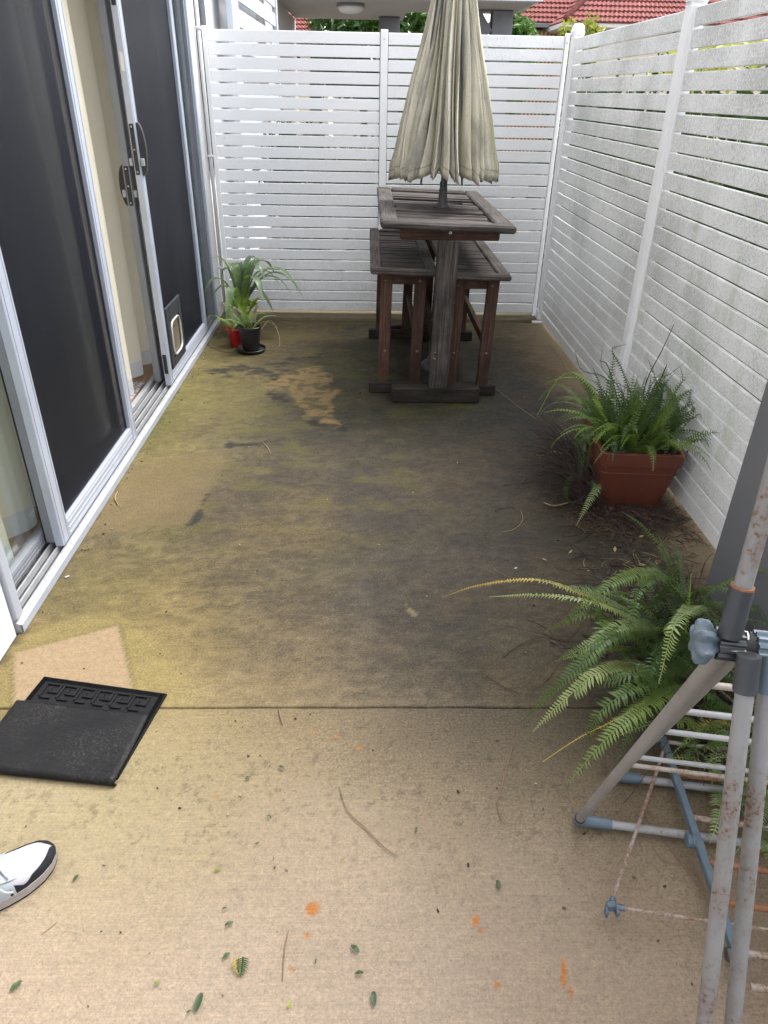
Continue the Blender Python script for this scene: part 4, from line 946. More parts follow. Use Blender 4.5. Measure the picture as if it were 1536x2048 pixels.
def pot(name, label, c, r0, r1, h, mat, rimh=0.012, rimw=0.004, n=28):
    t = thing(name, label, 'pot', c)
    mb = MB(); mb.lathe(c, [(r0*0.96, 0), (r0, 0.004), (lerp(r0, r1, .9), h-rimh), (r1+rimw, h-rimh+.001), (r1+rimw, h-.002), (r1+rimw-.002, h), (r1-.004, h), (r1-.007, h-.02), (r1-.010, h-.045)], n); mb.build('body', mat, t, True, angle=35)
    mb = MB(); mb.lathe(c, [(r1-.010, h-.030), (0.0, h-.022)], n, None, False); mb.build('soil', 'soil', t)
    return t
pb = (-0.762, 4.655, 0.016)
po = pot('plant_pot', 'black plastic pot of fern standing in a black saucer', pb, 0.056, 0.076, 0.155, 'pot_black')
mb = MB(); mb.lathe((-0.762, 4.655, 0), [(0.085, 0.001), (0.092, 0.006), (0.098, 0.022), (0.096, 0.024), (0.088, 0.010), (0.0, 0.008)], 32); tag(mb.build('saucer', 'pot_black', None, True, angle=35), 'round black saucer under the black pot', 'saucer')
pr = (-0.876, 4.770, 0.0)
pot('plant_pot', 'small glossy red pot half hidden behind the black pot', pr, 0.042, 0.060, 0.125, 'pot_red')
ps = (-0.885, 5.10, 0.0)
pot('plant_pot', 'weathered cream stone pot at the back of the pot group', ps, 0.09, 0.115, 0.20, 'pot_stone', 0.03, 0.008)
sp = thing('strap_plant', 'strap-leaved plant arching out of the cream stone pot', 'plant', (-0.885, 5.10, 0.19))
sb = V(-0.885, 5.10, 0.18)
tips = [(-1.036, 5.02, 0.513), (-0.7037, 5.08, 0.4925), (-0.4674, 5.05, 0.3186), (-0.4325, 4.98, 0.2816), (-0.6434, 5, 0.1646), (-0.9089, 5.12, 0.4289), (-1.104, 4.95, 0.2843), (-0.6807, 4.95, 0.3954), (-0.6781, 4.8, 0.3063),
        (-0.9952, 5.05, 0.3694), (-0.8214, 5.15, 0.4171), (-0.9331, 4.8, 0.1475), (-0.5215, 5.12, 0.2569), (-1.092, 5.05, 0.1983), (-0.8859, 5.2, 0.4397), (-0.6124, 5.18, 0.3109)]
tips = tips+[(-0.97, 5.28, 0.42), (-0.66, 5.32, 0.36), (-0.80, 5.36, 0.46)]
for i, tp in enumerate(tips):
    tp = Vector(tp); d = tp-sb; hor = Vector((d.x, d.y, 0)); L_ = d.length
    up_ = 0.32*L_+0.10 if d.z < 0.22 else 0.10
    mid = sb+hor*0.42+V(0, 0, max(d.z, 0.05)*0.62+up_*0.62); q3 = sb+hor*0.75+V(0, 0, d.z*0.86+up_*0.55)
    mb = MB(); ribbon(mb, bez([sb+hor*0.05, mid, q3, tp], 16), lambda t, k=i: (0.022+0.004*(k % 3))*min(1, 0.55+t*1.6)*(1-t**3.2)**0.8+0.0004, 0.35)
    mb.build('leaf', 'strap_leaf', sp, True, False)
fn = thing('fern', 'small bright green fern growing in the black pot', 'fern', (pb[0], pb[1], 0.15))
rf = random.Random(4); b0 = V(pb[0], pb[1], 0.145)
for i, (az, el, L_, dr) in enumerate([(250, 55, .23, 2.4), (200, 50, .24, 1.8), (160, 60, .22, 1.7), (330, 45, .22, 1.9), (20, 55, .20, 1.6), (285, 70, .16, 2.2), (120, 70, .22, 1.3), (70, 65, .2, 1.4), (225, 72, .23, 1.3), (185, 70, .28, 1.4), (310, 72, .2, 1.6)]):
    frond(arc(b0+V(rf.uniform(-.03, .03), rf.uniform(-.03, .03), 0), R(az), R(el), L_, dr), 0.024, 'frond', ['fern_mid', 'fern_pale', 'fern_mid'][i % 3], fn, None, 70, .2, i)
f2 = thing('fern', 'lime green fern sprouting from the small red pot', 'fern', (pr[0], pr[1], 0.11))
for i in range(14):
    frond(arc(V(pr[0], pr[1], 0.105)+V(rf.uniform(-.03, .03), rf.uniform(-.03, .03), 0), R(rf.uniform(0, 360)), R(rf.uniform(50, 80)), rf.uniform(.14, .27), rf.uniform(1.0, 2.0)), 0.022, 'frond', 'fern_lime' if i % 4 else 'fern_mid', f2, None, 70, .3, 40+i)
f3 = thing('leafy_plant', 'broad lime green leaves crowded in front of the strap-leaved plant', 'plant', (-0.87, 4.96, 0))
for i in range(12):
    a_ = rf.uniform(0, 6.28); bp = V(-0.87+rf.uniform(-.03, .03), 4.965+rf.uniform(-.02, .02), 0.02); pts = arc(bp, a_, R(rf.uniform(66, 84)), rf.uniform(.26, .36), rf.uniform(.5, 1.3), 10)
    mb = MB(); ribbon(mb, pts, lambda t: 0.0012 if t < .62 else 0.0012+0.026*math.sin(math.pi*min(1, (t-.60)/.40))**0.7, 0.2); mb.build('leaf', 'shrub_yellow' if i % 3 == 0 else 'fern_lime', f3, True, False)
# wiry dry runner beside the pots
mb = MB(); mb.tube(bez([(-0.712, 4.797, 0.1), (-0.6706, 4.971, 0.12), (-0.6126, 4.914, 0.06), (-0.5844, 4.752, 0.012), (-0.6171, 4.678, 0.004), (-0.6648, 4.688, 0.004)], 26), 0.0016, 5); tag(mb.build('fern_runner', 'straw', None, True), 'thin straw-coloured runner looping right of the black pot', 'runner')
mb = MB(); mb.tube(bez([(-1.12, 4.872, 0.004), (-1.031, 4.708, 0.004), (-0.9435, 4.625, 0.004), (-0.8927, 4.616, 0.004)], 20), 0.0018, 5); tag(mb.build('fern_runner', 'dead_stem', None, True), 'thin dark runner on the concrete left of the black saucer', 'runner')

# ---------------- square terracotta planter with ferns
PC = V(1.118, 2.722, 0)
pl = thing('square_planter', 'square tapered terracotta planter full of ferns against the right fence', 'planter', tuple(PC))
Rz = Matrix.Rotation(R(-4), 3, 'Z')
def sqring(hx, hy, z, rr=0.02, n=4):
    o = []
    for (sx, sy, a0) in ((1, 1, 0), (-1, 1, 90), (-1, -1, 180), (1, -1, 270)):
        for k in range(n+1):
            a_ = R(a0+90*k/n); o.append(PC+Rz @ V(sx*(hx-rr)+rr*math.cos(a_), sy*(hy-rr)+rr*math.sin(a_), z))
    return o
mb = MB()
rows = [sqring(.118, .135, 0.0), sqring(.122, .139, 0.006), sqring(.153, .186, .222), sqring(.161, .194, .224), sqring(.168, .203, .280, .024), sqring(.164, .199, .284, .022), sqring(.151, .186, .282, .02), sqring(.147, .182, .235, .02)]
mb.grid(rows, True); k = len(rows[0]); mb.add(rows[0], [tuple(range(k))]); mb.build('body', 'pot_terracotta', pl, True, angle=35)
for zz, hx, hy in ((.186, .1478, .1790),):
    m_ = MB(); m_.grid([sqring(hx+.0015, hy+.0015, zz-.003), sqring(hx+.005, hy+.005, zz), sqring(hx+.0025, hy+.0025, zz+.004)], True); m_.build('moulding', 'pot_terracotta', pl, True)
mb = MB(); mb.add(sqring(.148, .183, .238, .02), [tuple(range(k))]); mb.build('soil', 'soil', pl)
cu = MB(); cu.lathe((1.045, 2.625, 0.22), [(0.024, 0), (0.034, 0.075), (0.036, 0.078), (0.033, 0.078), (0.024, 0.01)], 16); tag(cu.build('nursery_cup', 'cup_grey', None, True, angle=40), 'pale grey plastic cup pushed into the planter soil', 'cup')
fp = thing('fern', 'dense dark green fern filling the square terracotta planter', 'fern', (1.12, 2.76, 0.23))
rf = random.Random(77)
def pfern(i):
    bx, by = rf.uniform(-.12, .12), rf.uniform(-.15, .15); b_ = PC+V(bx, by, 0.238)
    out = math.atan2(by, bx) if rf.random() < .6 else rf.uniform(0, 6.28)
    el = rf.uniform(58, 88); L_ = rf.uniform(.20, .38); dr = rf.uniform(0.2, 2.3)
    pts = arc(b_, out, R(el), L_, dr, 14, rf.uniform(-.5, .5))
    for p in pts:
        if p.x > 1.315: p.x = 1.315-0.2*(p.x-1.315)
    frond(pts, rf.uniform(.026, .036), 'frond', rf.choice(['fern_dark', 'fern_dark', 'fern_dark', 'fern_mid']), fp, None, rf.uniform(66, 84), .25, 100+i, 0.02, .40, rf.uniform(.02, .2), rf.uniform(-1.7, 1.7), .0135)
for i in range(72): pfern(i)
for i in range(26):
    a_ = R(rf.uniform(150, 290)); b_ = PC+V(.10*math.cos(a_), .13*math.sin(a_), .23)
    frond(arc(b_, a_, R(rf.uniform(55, 80)), rf.uniform(.26, .40), rf.uniform(1.6, 2.9), 16, rf.uniform(-.6, .6)), rf.uniform(.026, .034), 'frond', rf.choice(['fern_dark', 'fern_mid', 'fern_mid', 'fern_lime']), fp, None, 74, .2, 800+i, .02, .4, .05, rf.uniform(-.5, .5), .0130)
for i in range(12):
    a_ = R(rf.uniform(-70, 90)); b_ = PC+V(.08*math.cos(a_), .12*math.sin(a_), .23); pts = arc(b_, a_, R(rf.uniform(60, 82)), rf.uniform(.26, .38), rf.uniform(1.0, 2.0), 16)
    for p in pts: p.x = min(p.x, 1.315)
    frond(pts, .03, 'frond', 'fern_dark', fp, None, 74, .2, 840+i, .02, .4, .05, rf.uniform(-1, 1), .0130)
spec = [([(1.043, 2.632, 0.24), (0.9638, 2.991, 0.42), (0.8756, 3.076, 0.4), (0.7698, 2.973, 0.26)], .020, 'fern_lime'), ([(1.026, 2.754, 0.24), (0.9219, 2.964, 0.36), (0.861, 3.088, 0.36), (0.7882, 3.054, 0.3)], .021, 'fern_mid'),
        ([(1.018, 2.732, 0.25), (0.9451, 2.956, 0.34), (0.8492, 2.92, 0.33), (0.8143, 2.913, 0.25)], .021, 'fern_mid'), ([(1.05, 2.732, 0.25), (0.9872, 2.983, 0.4), (0.8822, 3.021, 0.42), (0.8176, 3.099, 0.36)], .018, 'fern_lime'),
        ([(1.242, 2.916, 0.24), (1.336, 2.992, 0.4), (1.282, 2.745, 0.36), (1.225, 2.498, 0.24)], .031, 'fern_dark'), ([(1.107, 2.705, 0.24), (1.079, 2.73, 0.32), (1.061, 2.717, 0.28), (1.061, 2.62, 0.23)], .022, 'fern_dark'),
        ([(0.9871, 2.655, 0.24), (0.9619, 2.906, 0.36), (0.9299, 2.819, 0.28), (0.9215, 2.731, 0.12)], .021, 'fern_dark'), ([(1.174, 2.915, 0.24), (1.078, 2.916, 0.38), (1.007, 2.76, 0.44), (1.068, 2.968, 0.36)], .025, 'fern_lime'),
        ([(1.21, 2.757, 0.24), (1.159, 2.675, 0.3), (1.166, 2.618, 0.27), (1.151, 2.58, 0.25)], .022, 'fern_lime'), ([(1.179, 2.861, 0.24), (1.183, 2.911, 0.36), (1.186, 2.828, 0.37), (1.232, 2.843, 0.33)], .024, 'fern_lime'),
        ([(1.229, 2.949, 0.25), (1.108, 2.954, 0.48), (1.057, 2.98, 0.56), (1.15, 3.067, 0.56)], .017, 'fern_dark'), ([(1.225, 3.006, 0.25), (1.07, 2.878, 0.44), (1.029, 2.985, 0.48), (1.024, 3.01, 0.55)], .016, 'fern_dark'),
        ([(1.214, 2.839, 0.25), (1.279, 2.761, 0.42), (1.364, 2.748, 0.48), (1.485, 2.852, 0.42)], .022, 'fern_mid'), ([(1.21, 2.893, 0.25), (1.21, 2.827, 0.46), (1.239, 2.756, 0.54), (1.312, 2.823, 0.56)], .018, 'fern_dark'),
        ([(1.165, 2.892, 0.25), (1.065, 2.994, 0.42), (0.914, 2.892, 0.5), (0.9127, 3.038, 0.54)], .012, 'fern_dark')]
for i, (c, L_, m_) in enumerate(spec): frond(bez(c, 18), L_*1.35, 'frond', m_, fp, None, 74, .2, 300+i, 0, .36, .05, 0, .0125)
for i, (c, L_, m_) in enumerate([([(0.9709, 2.696, 0.22), (0.9635, 2.84, 0.2), (0.9047, 2.654, 0.1), (0.909, 2.581, 0.02)], .021, 'fern_dark'), ([(0.9826, 2.692, 0.08), (0.9471, 2.551, 0.12), (0.8925, 2.477, 0.08), (0.8466, 2.429, 0.01)], .024, 'fern_pale'), ([(0.9778, 2.825, 0.06), (0.862, 2.653, 0.1), (0.8368, 2.595, 0.06), (0.8811, 2.59, 0.01)], .022, 'fern_dark'), ([(0.9583, 2.914, 0.04), (0.9008, 2.983, 0.07), (0.8599, 3.003, 0.06), (0.8161, 3.006, 0.04)], .019, 'fern_pale'), ([(0.9226, 2.66, 0.26), (0.9211, 2.773, 0.3), (0.9181, 2.796, 0.22), (0.9402, 2.762, 0.08)], .024, 'fern_dark'), ([(0.9585, 2.634, 0.25), (0.9538, 2.721, 0.3), (0.958, 2.738, 0.2), (0.9382, 2.7, 0.1)], .022, 'fern_mid')]):
    frond(bez(c, 18), L_*1.3, 'frond', m_, fp, None, 74, .2, 900+i, 0.02, .36, .05)
stk = MB()
for c in ([(1.197, 2.916, 0.24), (1.198, 2.887, 0.46), (1.223, 2.86, 0.6), (1.261, 2.889, 0.7)], [(1.231, 2.916, 0.24), (1.321, 3.018, 0.46), (1.35, 3.002, 0.6), (1.393, 3.053, 0.64)], [(1.324, 2.636, 0.24), (1.411, 2.753, 0.38), (1.565, 2.933, 0.58)], [(1.344, 2.66, 0.24), (1.642, 2.913, 0.34), (1.837, 3.206, 0.46)],
          [(1.313, 2.863, 0.24), (1.407, 2.886, 0.44), (1.483, 3.064, 0.56), (1.456, 3.031, 0.57)], [(1.135, 2.86, 0.24), (1.094, 3.069, 0.44), (1.026, 3.026, 0.5)], [(1.246, 2.862, 0.24), (1.414, 3.003, 0.42), (1.539, 3.057, 0.46)]):
    stk.tube(bez(c, 16), [0.0030-0.0018*i/15 for i in range(16)], 5, False)
stk.build('bare_stalk', 'dead_stem', fp, True, False)
# dead stalks spilling from the planter's left corner and litter round its foot
ds = MB(); rf = random.Random(9)
for i in range(330):
    b_ = V(rf.uniform(.90, 1.02), rf.uniform(2.55, 3.00), rf.uniform(.002, .10)); a_ = R(rf.uniform(120, 225)); L_ = rf.uniform(.08, .34)
    ds.tube(arc(b_, a_, R(rf.uniform(5, 70)), L_, rf.uniform(.2, 1.8), 7, rf.uniform(-.6, .6)), [0.0017-0.00012*k for k in range(7)], 3, False)
tag(ds.build('dead_fern_stalks', 'dead_stem', None, False, False), 'tangle of dry purple-brown fern stalks left of the square planter', 'dead stalks', kind='stuff')
def litter(name, label, cx, cy, rx, ry, nn, seed, mats, hmax=0.03):
    rr = random.Random(seed); m_ = MB()
    for i in range(nn):
        d = abs(rr.gauss(0, .55)); a_ = rr.uniform(0, 6.28); x, y = cx+rx*d*math.cos(a_), cy+ry*d*math.sin(a_)
        if x > 1.31: continue
        z = 0.003+hmax*max(0, 1-d)*rr.random(); th = rr.uniform(0, 6.28); m_.cur = rr.choice((0, 0, 0, 1))
        if rr.random() < .62:
            L_ = rr.uniform(.03, .13); bend = rr.uniform(-1.5, 1.5); p = V(x, y, z); pts = [p.copy()]
            for k in range(4): p = p+V(math.cos(th+bend*k/4), math.sin(th+bend*k/4), rr.uniform(-.12, .12))*L_/4; p.z = max(.002, p.z); pts.append(p.copy())
            m_.tube(pts, 0.0011, 3, False)
        else:
            l = rr.uniform(.008, .022); w_ = l*.3; d1 = V(math.cos(th), math.sin(th), rr.uniform(-.3, .3)); d2 = V(-math.sin(th), math.cos(th), rr.uniform(-.5, .5)); p = V(x, y, z+.003)
            m_.add([p-d1*l, p-d2*w_, p+d1*l, p+d2*w_], [(0, 1, 2, 3)])
    o = m_.build(name, mats, None, False, False); tag(o, label, 'leaf litter', kind='stuff'); return o
litter('leaf_litter', 'dark tangled fern litter round the foot of the square planter', 1.12, 2.52, .30, .20, 1500, 1, ['dead_stem', 'dead_leaf'])
litter('leaf_litter', 'brown fern litter heaped under the big fern on the ground', 0.98, 1.66, .24, .30, 2600, 2, ['dead_stem', 'dead_leaf'], 0.12)
litter('leaf_litter', 'thin scatter of dry stems between planter and ground fern', 1.02, 2.12, .30, .26, 260, 6, ['dead_stem', 'straw'], 0.004)

# ---------------- big fern sprawling on the ground
fg_ = thing('fern', 'large sprawling fern with long arching fronds on the ground beside the drying rack', 'fern', (0.98, 1.65, 0))
big = [
 ([(0.9008, 1.75, 0.06), (0.6648, 1.682, 0.22), (0.4936, 1.659, 0.3), (0.3463, 1.743, 0.22), (0.2502, 1.841, 0.1)], .020, 'fern_yellow'),
 ([(0.9008, 1.75, 0.06), (0.6725, 1.668, 0.24), (0.5645, 1.623, 0.3), (0.4867, 1.652, 0.31)], .030, 'fern_pale'),
 ([(0.8956, 1.702, 0.08), (0.6632, 1.595, 0.26), (0.5167, 1.641, 0.26), (0.3855, 1.765, 0.16)], .027, 'fern_pale'),
 ([(1.012, 1.881, 0.1), (0.8625, 1.697, 0.3), (0.7135, 1.588, 0.36), (0.6213, 1.538, 0.33), (0.5513, 1.625, 0.14)], .033, 'fern_mid'),
 ([(1.006, 1.854, 0.12), (0.8728, 1.685, 0.3), (0.7492, 1.558, 0.34), (0.7107, 1.479, 0.3), (0.684, 1.497, 0.18)], .031, 'fern_dark'),
 ([(0.9312, 1.726, 0.1), (0.739, 1.589, 0.3), (0.6473, 1.551, 0.32), (0.6383, 1.537, 0.27), (0.664, 1.549, 0.18)], .026, 'fern_mid'),
 ([(0.8215, 1.702, 0.06), (0.6776, 1.65, 0.18), (0.6067, 1.651, 0.16), (0.5515, 1.726, 0.05)], .027, 'fern_mid'),
 ([(0.9068, 1.701, 0.1), (0.6955, 1.483, 0.28), (0.5889, 1.425, 0.26), (0.5426, 1.505, 0.14)], .036, 'fern_pale'),
 ([(0.8984, 1.678, 0.1), (0.6455, 1.418, 0.3), (0.5169, 1.335, 0.24), (0.4154, 1.347, 0.06)], .037, 'fern_dark'),
 ([(0.8409, 1.545, 0.08), (0.6208, 1.374, 0.22), (0.5316, 1.346, 0.16), (0.4505, 1.343, 0.03)], .036, 'fern_pale'),
 ([(0.9194, 1.484, 0.08), (0.7412, 1.297, 0.2), (0.5954, 1.191, 0.2), (0.4806, 1.137, 0.06)], .038, 'fern_mid'),
 ([(0.9288, 1.545, 0.08), (0.6833, 1.299, 0.24), (0.5751, 1.247, 0.2), (0.5624, 1.254, 0.06)], .040, 'fern_dark'),
 ([(0.9447, 1.523, 0.1), (0.7108, 1.344, 0.24), (0.6231, 1.338, 0.22), (0.5621, 1.403, 0.14)], .036, 'fern_dark'),
 ([(0.8514, 1.475, 0.05), (0.6421, 1.298, 0.12), (0.5446, 1.259, 0.1), (0.4562, 1.243, 0.03)], .011, 'fern_yellow'),
 ([(0.9589, 1.608, 0.12), (0.7358, 1.342, 0.3), (0.6959, 1.299, 0.24), (0.7147, 1.346, 0.16)], .034, 'fern_dark'),
 ([(1.04, 1.775, 0.12), (0.7226, 1.259, 0.5), (0.6266, 1.118, 0.58), (0.6219, 1.111, 0.52), (0.6276, 1.117, 0.42)], .047, 'fern_pale'),
 ([(0.9489, 1.609, 0.1), (0.9201, 1.58, 0.2), (0.9087, 1.589, 0.3), (0.9053, 1.606, 0.36)], .022, 'fern_lime'),
 ([(1.014, 1.678, 0.1), (0.9152, 1.618, 0.26), (0.8766, 1.636, 0.3), (0.8481, 1.669, 0.32)], .026, 'fern_mid'),
 ([(0.8892, 1.775, 0.08), (0.9028, 1.72, 0.22), (0.9356, 1.718, 0.24), (0.9524, 1.686, 0.18)], .026, 'fern_dark'),
 ([(0.9086, 1.61, 0.08), (0.7017, 1.454, 0.2), (0.7252, 1.374, 0.22), (0.7487, 1.401, 0.15)], .032, 'fern_dark'),
 ([(0.8299, 1.633, 0.06), (0.6213, 1.497, 0.18), (0.5882, 1.476, 0.18), (0.545, 1.541, 0.1)], .016, 'fern_lime'),
 ([(0.8484, 1.61, 0.08), (0.655, 1.483, 0.28), (0.6063, 1.429, 0.24), (0.5853, 1.447, 0.06)], .033, 'fern_mid'),
 ([(0.8771, 1.524, 0.08), (0.7229, 1.293, 0.16), (0.6747, 1.266, 0.1), (0.632, 1.231, 0.03)], .030, 'fern_dark'),
]
for i, (c, L_, m_) in enumerate(big): frond(bez(c, 22), L_*(1.25 if L_ > .012 else 1), 'frond', m_, fg_, None, 76, .18, 500+i, 0.25 if (L_ < .012) else 0.05, .32, .06, random.Random(i).uniform(-.5, .5))
rf = random.Random(31)
for i in range(52):
    b_ = V(rf.uniform(.86, 1.14), rf.uniform(1.30, 1.90), .03); L_ = rf.uniform(.22, .42)
    pts = arc(b_, R(rf.uniform(90, 330)), R(rf.uniform(30, 75)), L_, rf.uniform(.8, 2.0), 16, rf.uniform(-.5, .5))
    for p in pts: p.x = min(p.x, 1.19)
    frond(pts, rf.uniform(.026, .036), 'frond', rf.choice(['fern_dark', 'fern_dark', 'fern_mid']), fg_, None, 76, .22, 600+i, 0.07, .32, .1, rf.uniform(-.7, .7))
for i in range(32):
    b_ = V(rf.uniform(.86, 1.16), rf.uniform(1.02, 1.44), .03); L_ = rf.uniform(.14, .28)
    pts = arc(b_, R(rf.uniform(40, 320)), R(rf.uniform(20, 65)), L_, rf.uniform(.8, 1.8), 14, rf.uniform(-.5, .5))
    frond(pts, rf.uniform(.022, .032), 'frond', rf.choice(['fern_dark', 'fern_mid', 'fern_mid', 'fern_pale', 'fern_yellow']), fg_, None, 76, .22, 700+i, 0.07, .34, .1, rf.uniform(-.7, .7))
st = MB(); rf = random.Random(15)
for i in range(190):
    b_ = V(rf.uniform(.84, 1.10), rf.uniform(1.25, 1.95), rf.uniform(.01, .06)); st.tube(arc(b_, R(rf.uniform(60, 300)), R(rf.uniform(5, 60)), rf.uniform(.10, .40), rf.uniform(.5, 2.0), 8, rf.uniform(-1, 1)), 0.0011, 3, False)
st.build('bare_stalk', 'dead_stem', fg_, False, False)

# ---------------- loose runners and twigs on the concrete
RUN = [
 ('long brown runner trailing from the big fern towards the lower edge of the patio', [(0.4255, 1.381, 0.004), (0.3762, 1.271, 0.004), (0.3355, 1.163, 0.004), (0.3246, 1.142, 0.004), (0.3278, 1.093, 0.004)], .0015, 'twig_brown'),
 ('curved brown twig lying alone in the middle of the near slab', [(-0.0625, 1.193, 0.004), (-0.0409, 1.123, 0.004), (0.0015, 1.075, 0.004), (0.0476, 1.023, 0.004), (0.0767, 1.002, 0.004)], .0016, 'twig_brown'),
 ('straight brown twig between the two orange spots and the lower left edge', [(-0.1547, 0.838, 0.004), (-0.159, 0.7982, 0.004), (-0.1571, 0.7398, 0.004)], .0014, 'twig_brown'),
 ('short hooked twig lying across the joint between the slabs', [(-0.2408, 1.454, 0.004), (-0.2317, 1.42, 0.004), (-0.2223, 1.395, 0.004)], .002, 'twig_brown'),
 ('grey twig lying below the white sneaker', [(-0.6595, 0.8359, 0.003), (-0.6472, 0.8489, 0.003), (-0.6358, 0.8622, 0.003)], .0013, 'straw'),
 ('thin curl of straw on the concrete below the near screen door', [(-1.061, 2.703, 0.004), (-1.056, 2.65, 0.004), (-1.026, 2.591, 0.004)], .003, 'straw'),
 ('pale curved runner lying alone on the dark concrete in front of the planter', [(0.6485, 2.564, 0.004), (0.6416, 2.484, 0.004), (0.5963, 2.414, 0.004), (0.5424, 2.391, 0.004)], .0012, 'straw'),
 ('thin straw on the dark concrete near the left door sill', [(-0.5038, 3.212, 0.004), (-0.475, 3.155, 0.004), (-0.4522, 3.084, 0.004)], .0018, 'straw'),
 ('long dark runner arching over the concrete left of the big fern', [(0.6722, 1.761, 0.01), (0.5568, 1.749, 0.01), (0.4874, 1.718, 0.006), (0.4213, 1.66, 0.004)], .0016, 'dead_stem'),
 ('dark runner reaching left just above the one that curls down', [(0.6918, 1.725, 0.03), (0.5908, 1.758, 0.012), (0.4686, 1.81, 0.006)], .0013, 'dead_stem'),
 ('fine runner crossing the concrete from the fern root towards the joint', [(0.5128, 1.501, 0.006), (0.4361, 1.517, 0.004), (0.3843, 1.56, 0.004), (0.3522, 1.596, 0.004)], .0012, 'dead_stem'),
 ('fine runner sweeping past the top of the yellow-tipped frond', [(0.9046, 2.1, 0.004), (0.8101, 2.229, 0.004), (0.6724, 2.297, 0.004), (0.5196, 2.311, 0.004)], .0010, 'dead_stem'),
 ('bent grey cobweb-like straw from the table foot towards the planter', [(0.7564, 3.942, 0.02), (0.8528, 3.692, 0.004), (0.9252, 3.505, 0.004)], .0010, 'straw'),
 ('thin brown root trailing down past the pivot of the blue arm', [(0.6923, 1.146, 0.004), (0.6808, 1.077, 0.004), (0.7107, 1.011, 0.004), (0.735, 0.9268, 0.004), (0.7486, 0.8927, 0.004)], .0013, 'twig_brown'),
 ('thin brown root looping below the rack foot bar', [(0.6686, 1.024, 0.004), (0.6834, 0.9843, 0.004), (0.7254, 0.9741, 0.004), (0.7452, 0.9383, 0.004), (0.7472, 0.8762, 0.004)], .0012, 'twig_brown'),
 ('fallen straw-coloured dry frond beside the planter', [(0.7569, 2.621, 0.006), (0.7972, 2.592, 0.008), (0.8813, 2.631, 0.006)], .004, 'straw'),
 ('slender runner standing up along the fence behind the planter', [(1.19, 4.053, 0.004), (1.272, 4.419, 0.004), (1.274, 4.84, 0.004)], .0014, 'twig_brown'),
]
for lab, c, r_, m_ in RUN:
    mb = MB(); nn = 20; mb.tube(bez([(p[0], p[1], p[2]+r_*.5) for p in c], nn), [r_*(1-0.4*abs(2*i/(nn-1)-1)) for i in range(nn)], 5); tag(mb.build('fern_runner' if 'runner' in lab or 'root' in lab else 'twig', m_, None, True, False), lab, 'runner' if 'runner' in lab or 'root' in lab else 'twig', 'dry runners and twigs on the concrete')

# ---------------- fresh leaf clippings
CLIP = [
 ((497,1556), 14, 30, 'dark green clipping just below the joint, left of the orange flecks'), ((564,1536), 16, -35, 'green clipping below the hooked twig at the joint'), ((540,1634), 12, -50, 'small green clipping left of the long curved twig'),
 ((833,1660), 13, 80, 'small green clipping right of the long curved twig'), ((997,1770), 20, 95, 'upright-lying green clipping above the orange oval spot'), ((514,1688), 9, 20, 'tiny pale clipping left of the tail of the curved twig'),
 ((436,1740), 14, 15, 'yellow-green clipping pair above the large orange spot, to its left'), ((450,1818), 9, 20, 'tiny green clipping level with the large orange spot'), ((459,1848), 16, 25, 'green clipping lower left of the large orange spot'),
 ((453,1912), 16, 40, 'narrow green clipping left of the torn fern scrap'), ((711,1898), 20, -40, 'dark green clipping right of the straight twig'), ((719,1947), 15, 5, 'pale green clipping right of the straight twig foot'),
 ((632,1922), 9, 90, 'tiny green clipping beside the straight twig'), ((748,1998), 24, 92, 'dark green clipping at the bottom edge near the middle'), ((398,2005), 30, 80, 'long green clipping at the bottom edge, left of the middle'),
 ((580,2010), 12, 70, 'yellow-green clipping at the bottom edge below the straight twig'), ((33,1972), 22, 50, 'green clipping at the bottom left corner below the sneaker'), ((153,1756), 15, 65, 'bright green clipping right of the sneaker toe'),
 ((315,1967), 12, 10, 'yellowish clipping at the bottom left of the patio'), ((686,1721), 9, 0, 'yellow crumb of leaf below the long curved twig'), ((379,2024), 9, 30, 'dark clipping touching the lower end of the long clipping'),
]
import_pts = [(-0.2924, 1.218, 0.004), (-0.2114, 1.249, 0.004), (-0.2252, 1.105, 0.004), (0.1227, 1.068, 0.004), (0.2948, 0.9309, 0.004), (-0.2467, 1.035, 0.004), (-0.3246, 0.9717, 0.004), (-0.294, 0.8835, 0.004), (-0.2793, 0.8517, 0.004), (-0.2747, 0.7879, 0.004), (-0.0169, 0.7986, 0.004), (-0.0083, 0.7519, 0.004), (-0.0952, 0.7763, 0.004), (0.0199, 0.7057, 0.004), (-0.3124, 0.7036, 0.004), (-0.1396, 0.6972, 0.004), (-0.6684, 0.7368, 0.004), (-0.6301, 0.9558, 0.004), (-0.3993, 0.7381, 0.004), (-0.0478, 0.992, 0.004), (-0.3269, 0.6875, 0.004)]
rc = random.Random(3)
for (px_, L_, an, lab), c in zip(CLIP, import_pts):
    l = L_/2*0.00108; a_ = R(an); d = V(math.cos(a_), math.sin(a_), 0); c = Vector(c); pts = [c+d*l*(2*i/6-1)+V(0, 0, .0015+.004*rc.random()*math.sin(math.pi*i/6)) for i in range(7)]
    mb = MB(); ribbon(mb, pts, lambda t: l*0.42*(math.sin(math.pi*(t*.86+.07)))**0.7, 0.35)
    tag(mb.build('leaf_clipping', 'shrub_yellow' if 'yellow' in lab else 'cut_leaf', None, True, False), lab, 'leaf clipping', 'leaf clippings strewn on the near slab')
tc = thing('fern_scrap', 'torn fern scrap with a toothed edge near the bottom left', 'fern scrap', (-0.2419, 0.7685, 0.004), 'leaf clippings strewn on the near slab')
frond([(-0.2528, 0.7827, 0.006), (-0.2472, 0.7665, 0.008), (-0.2439, 0.7508, 0.006)], .016, 'frond', 'fern_yellow', tc, 9, 75, .1, 1, 0, .4, 0)
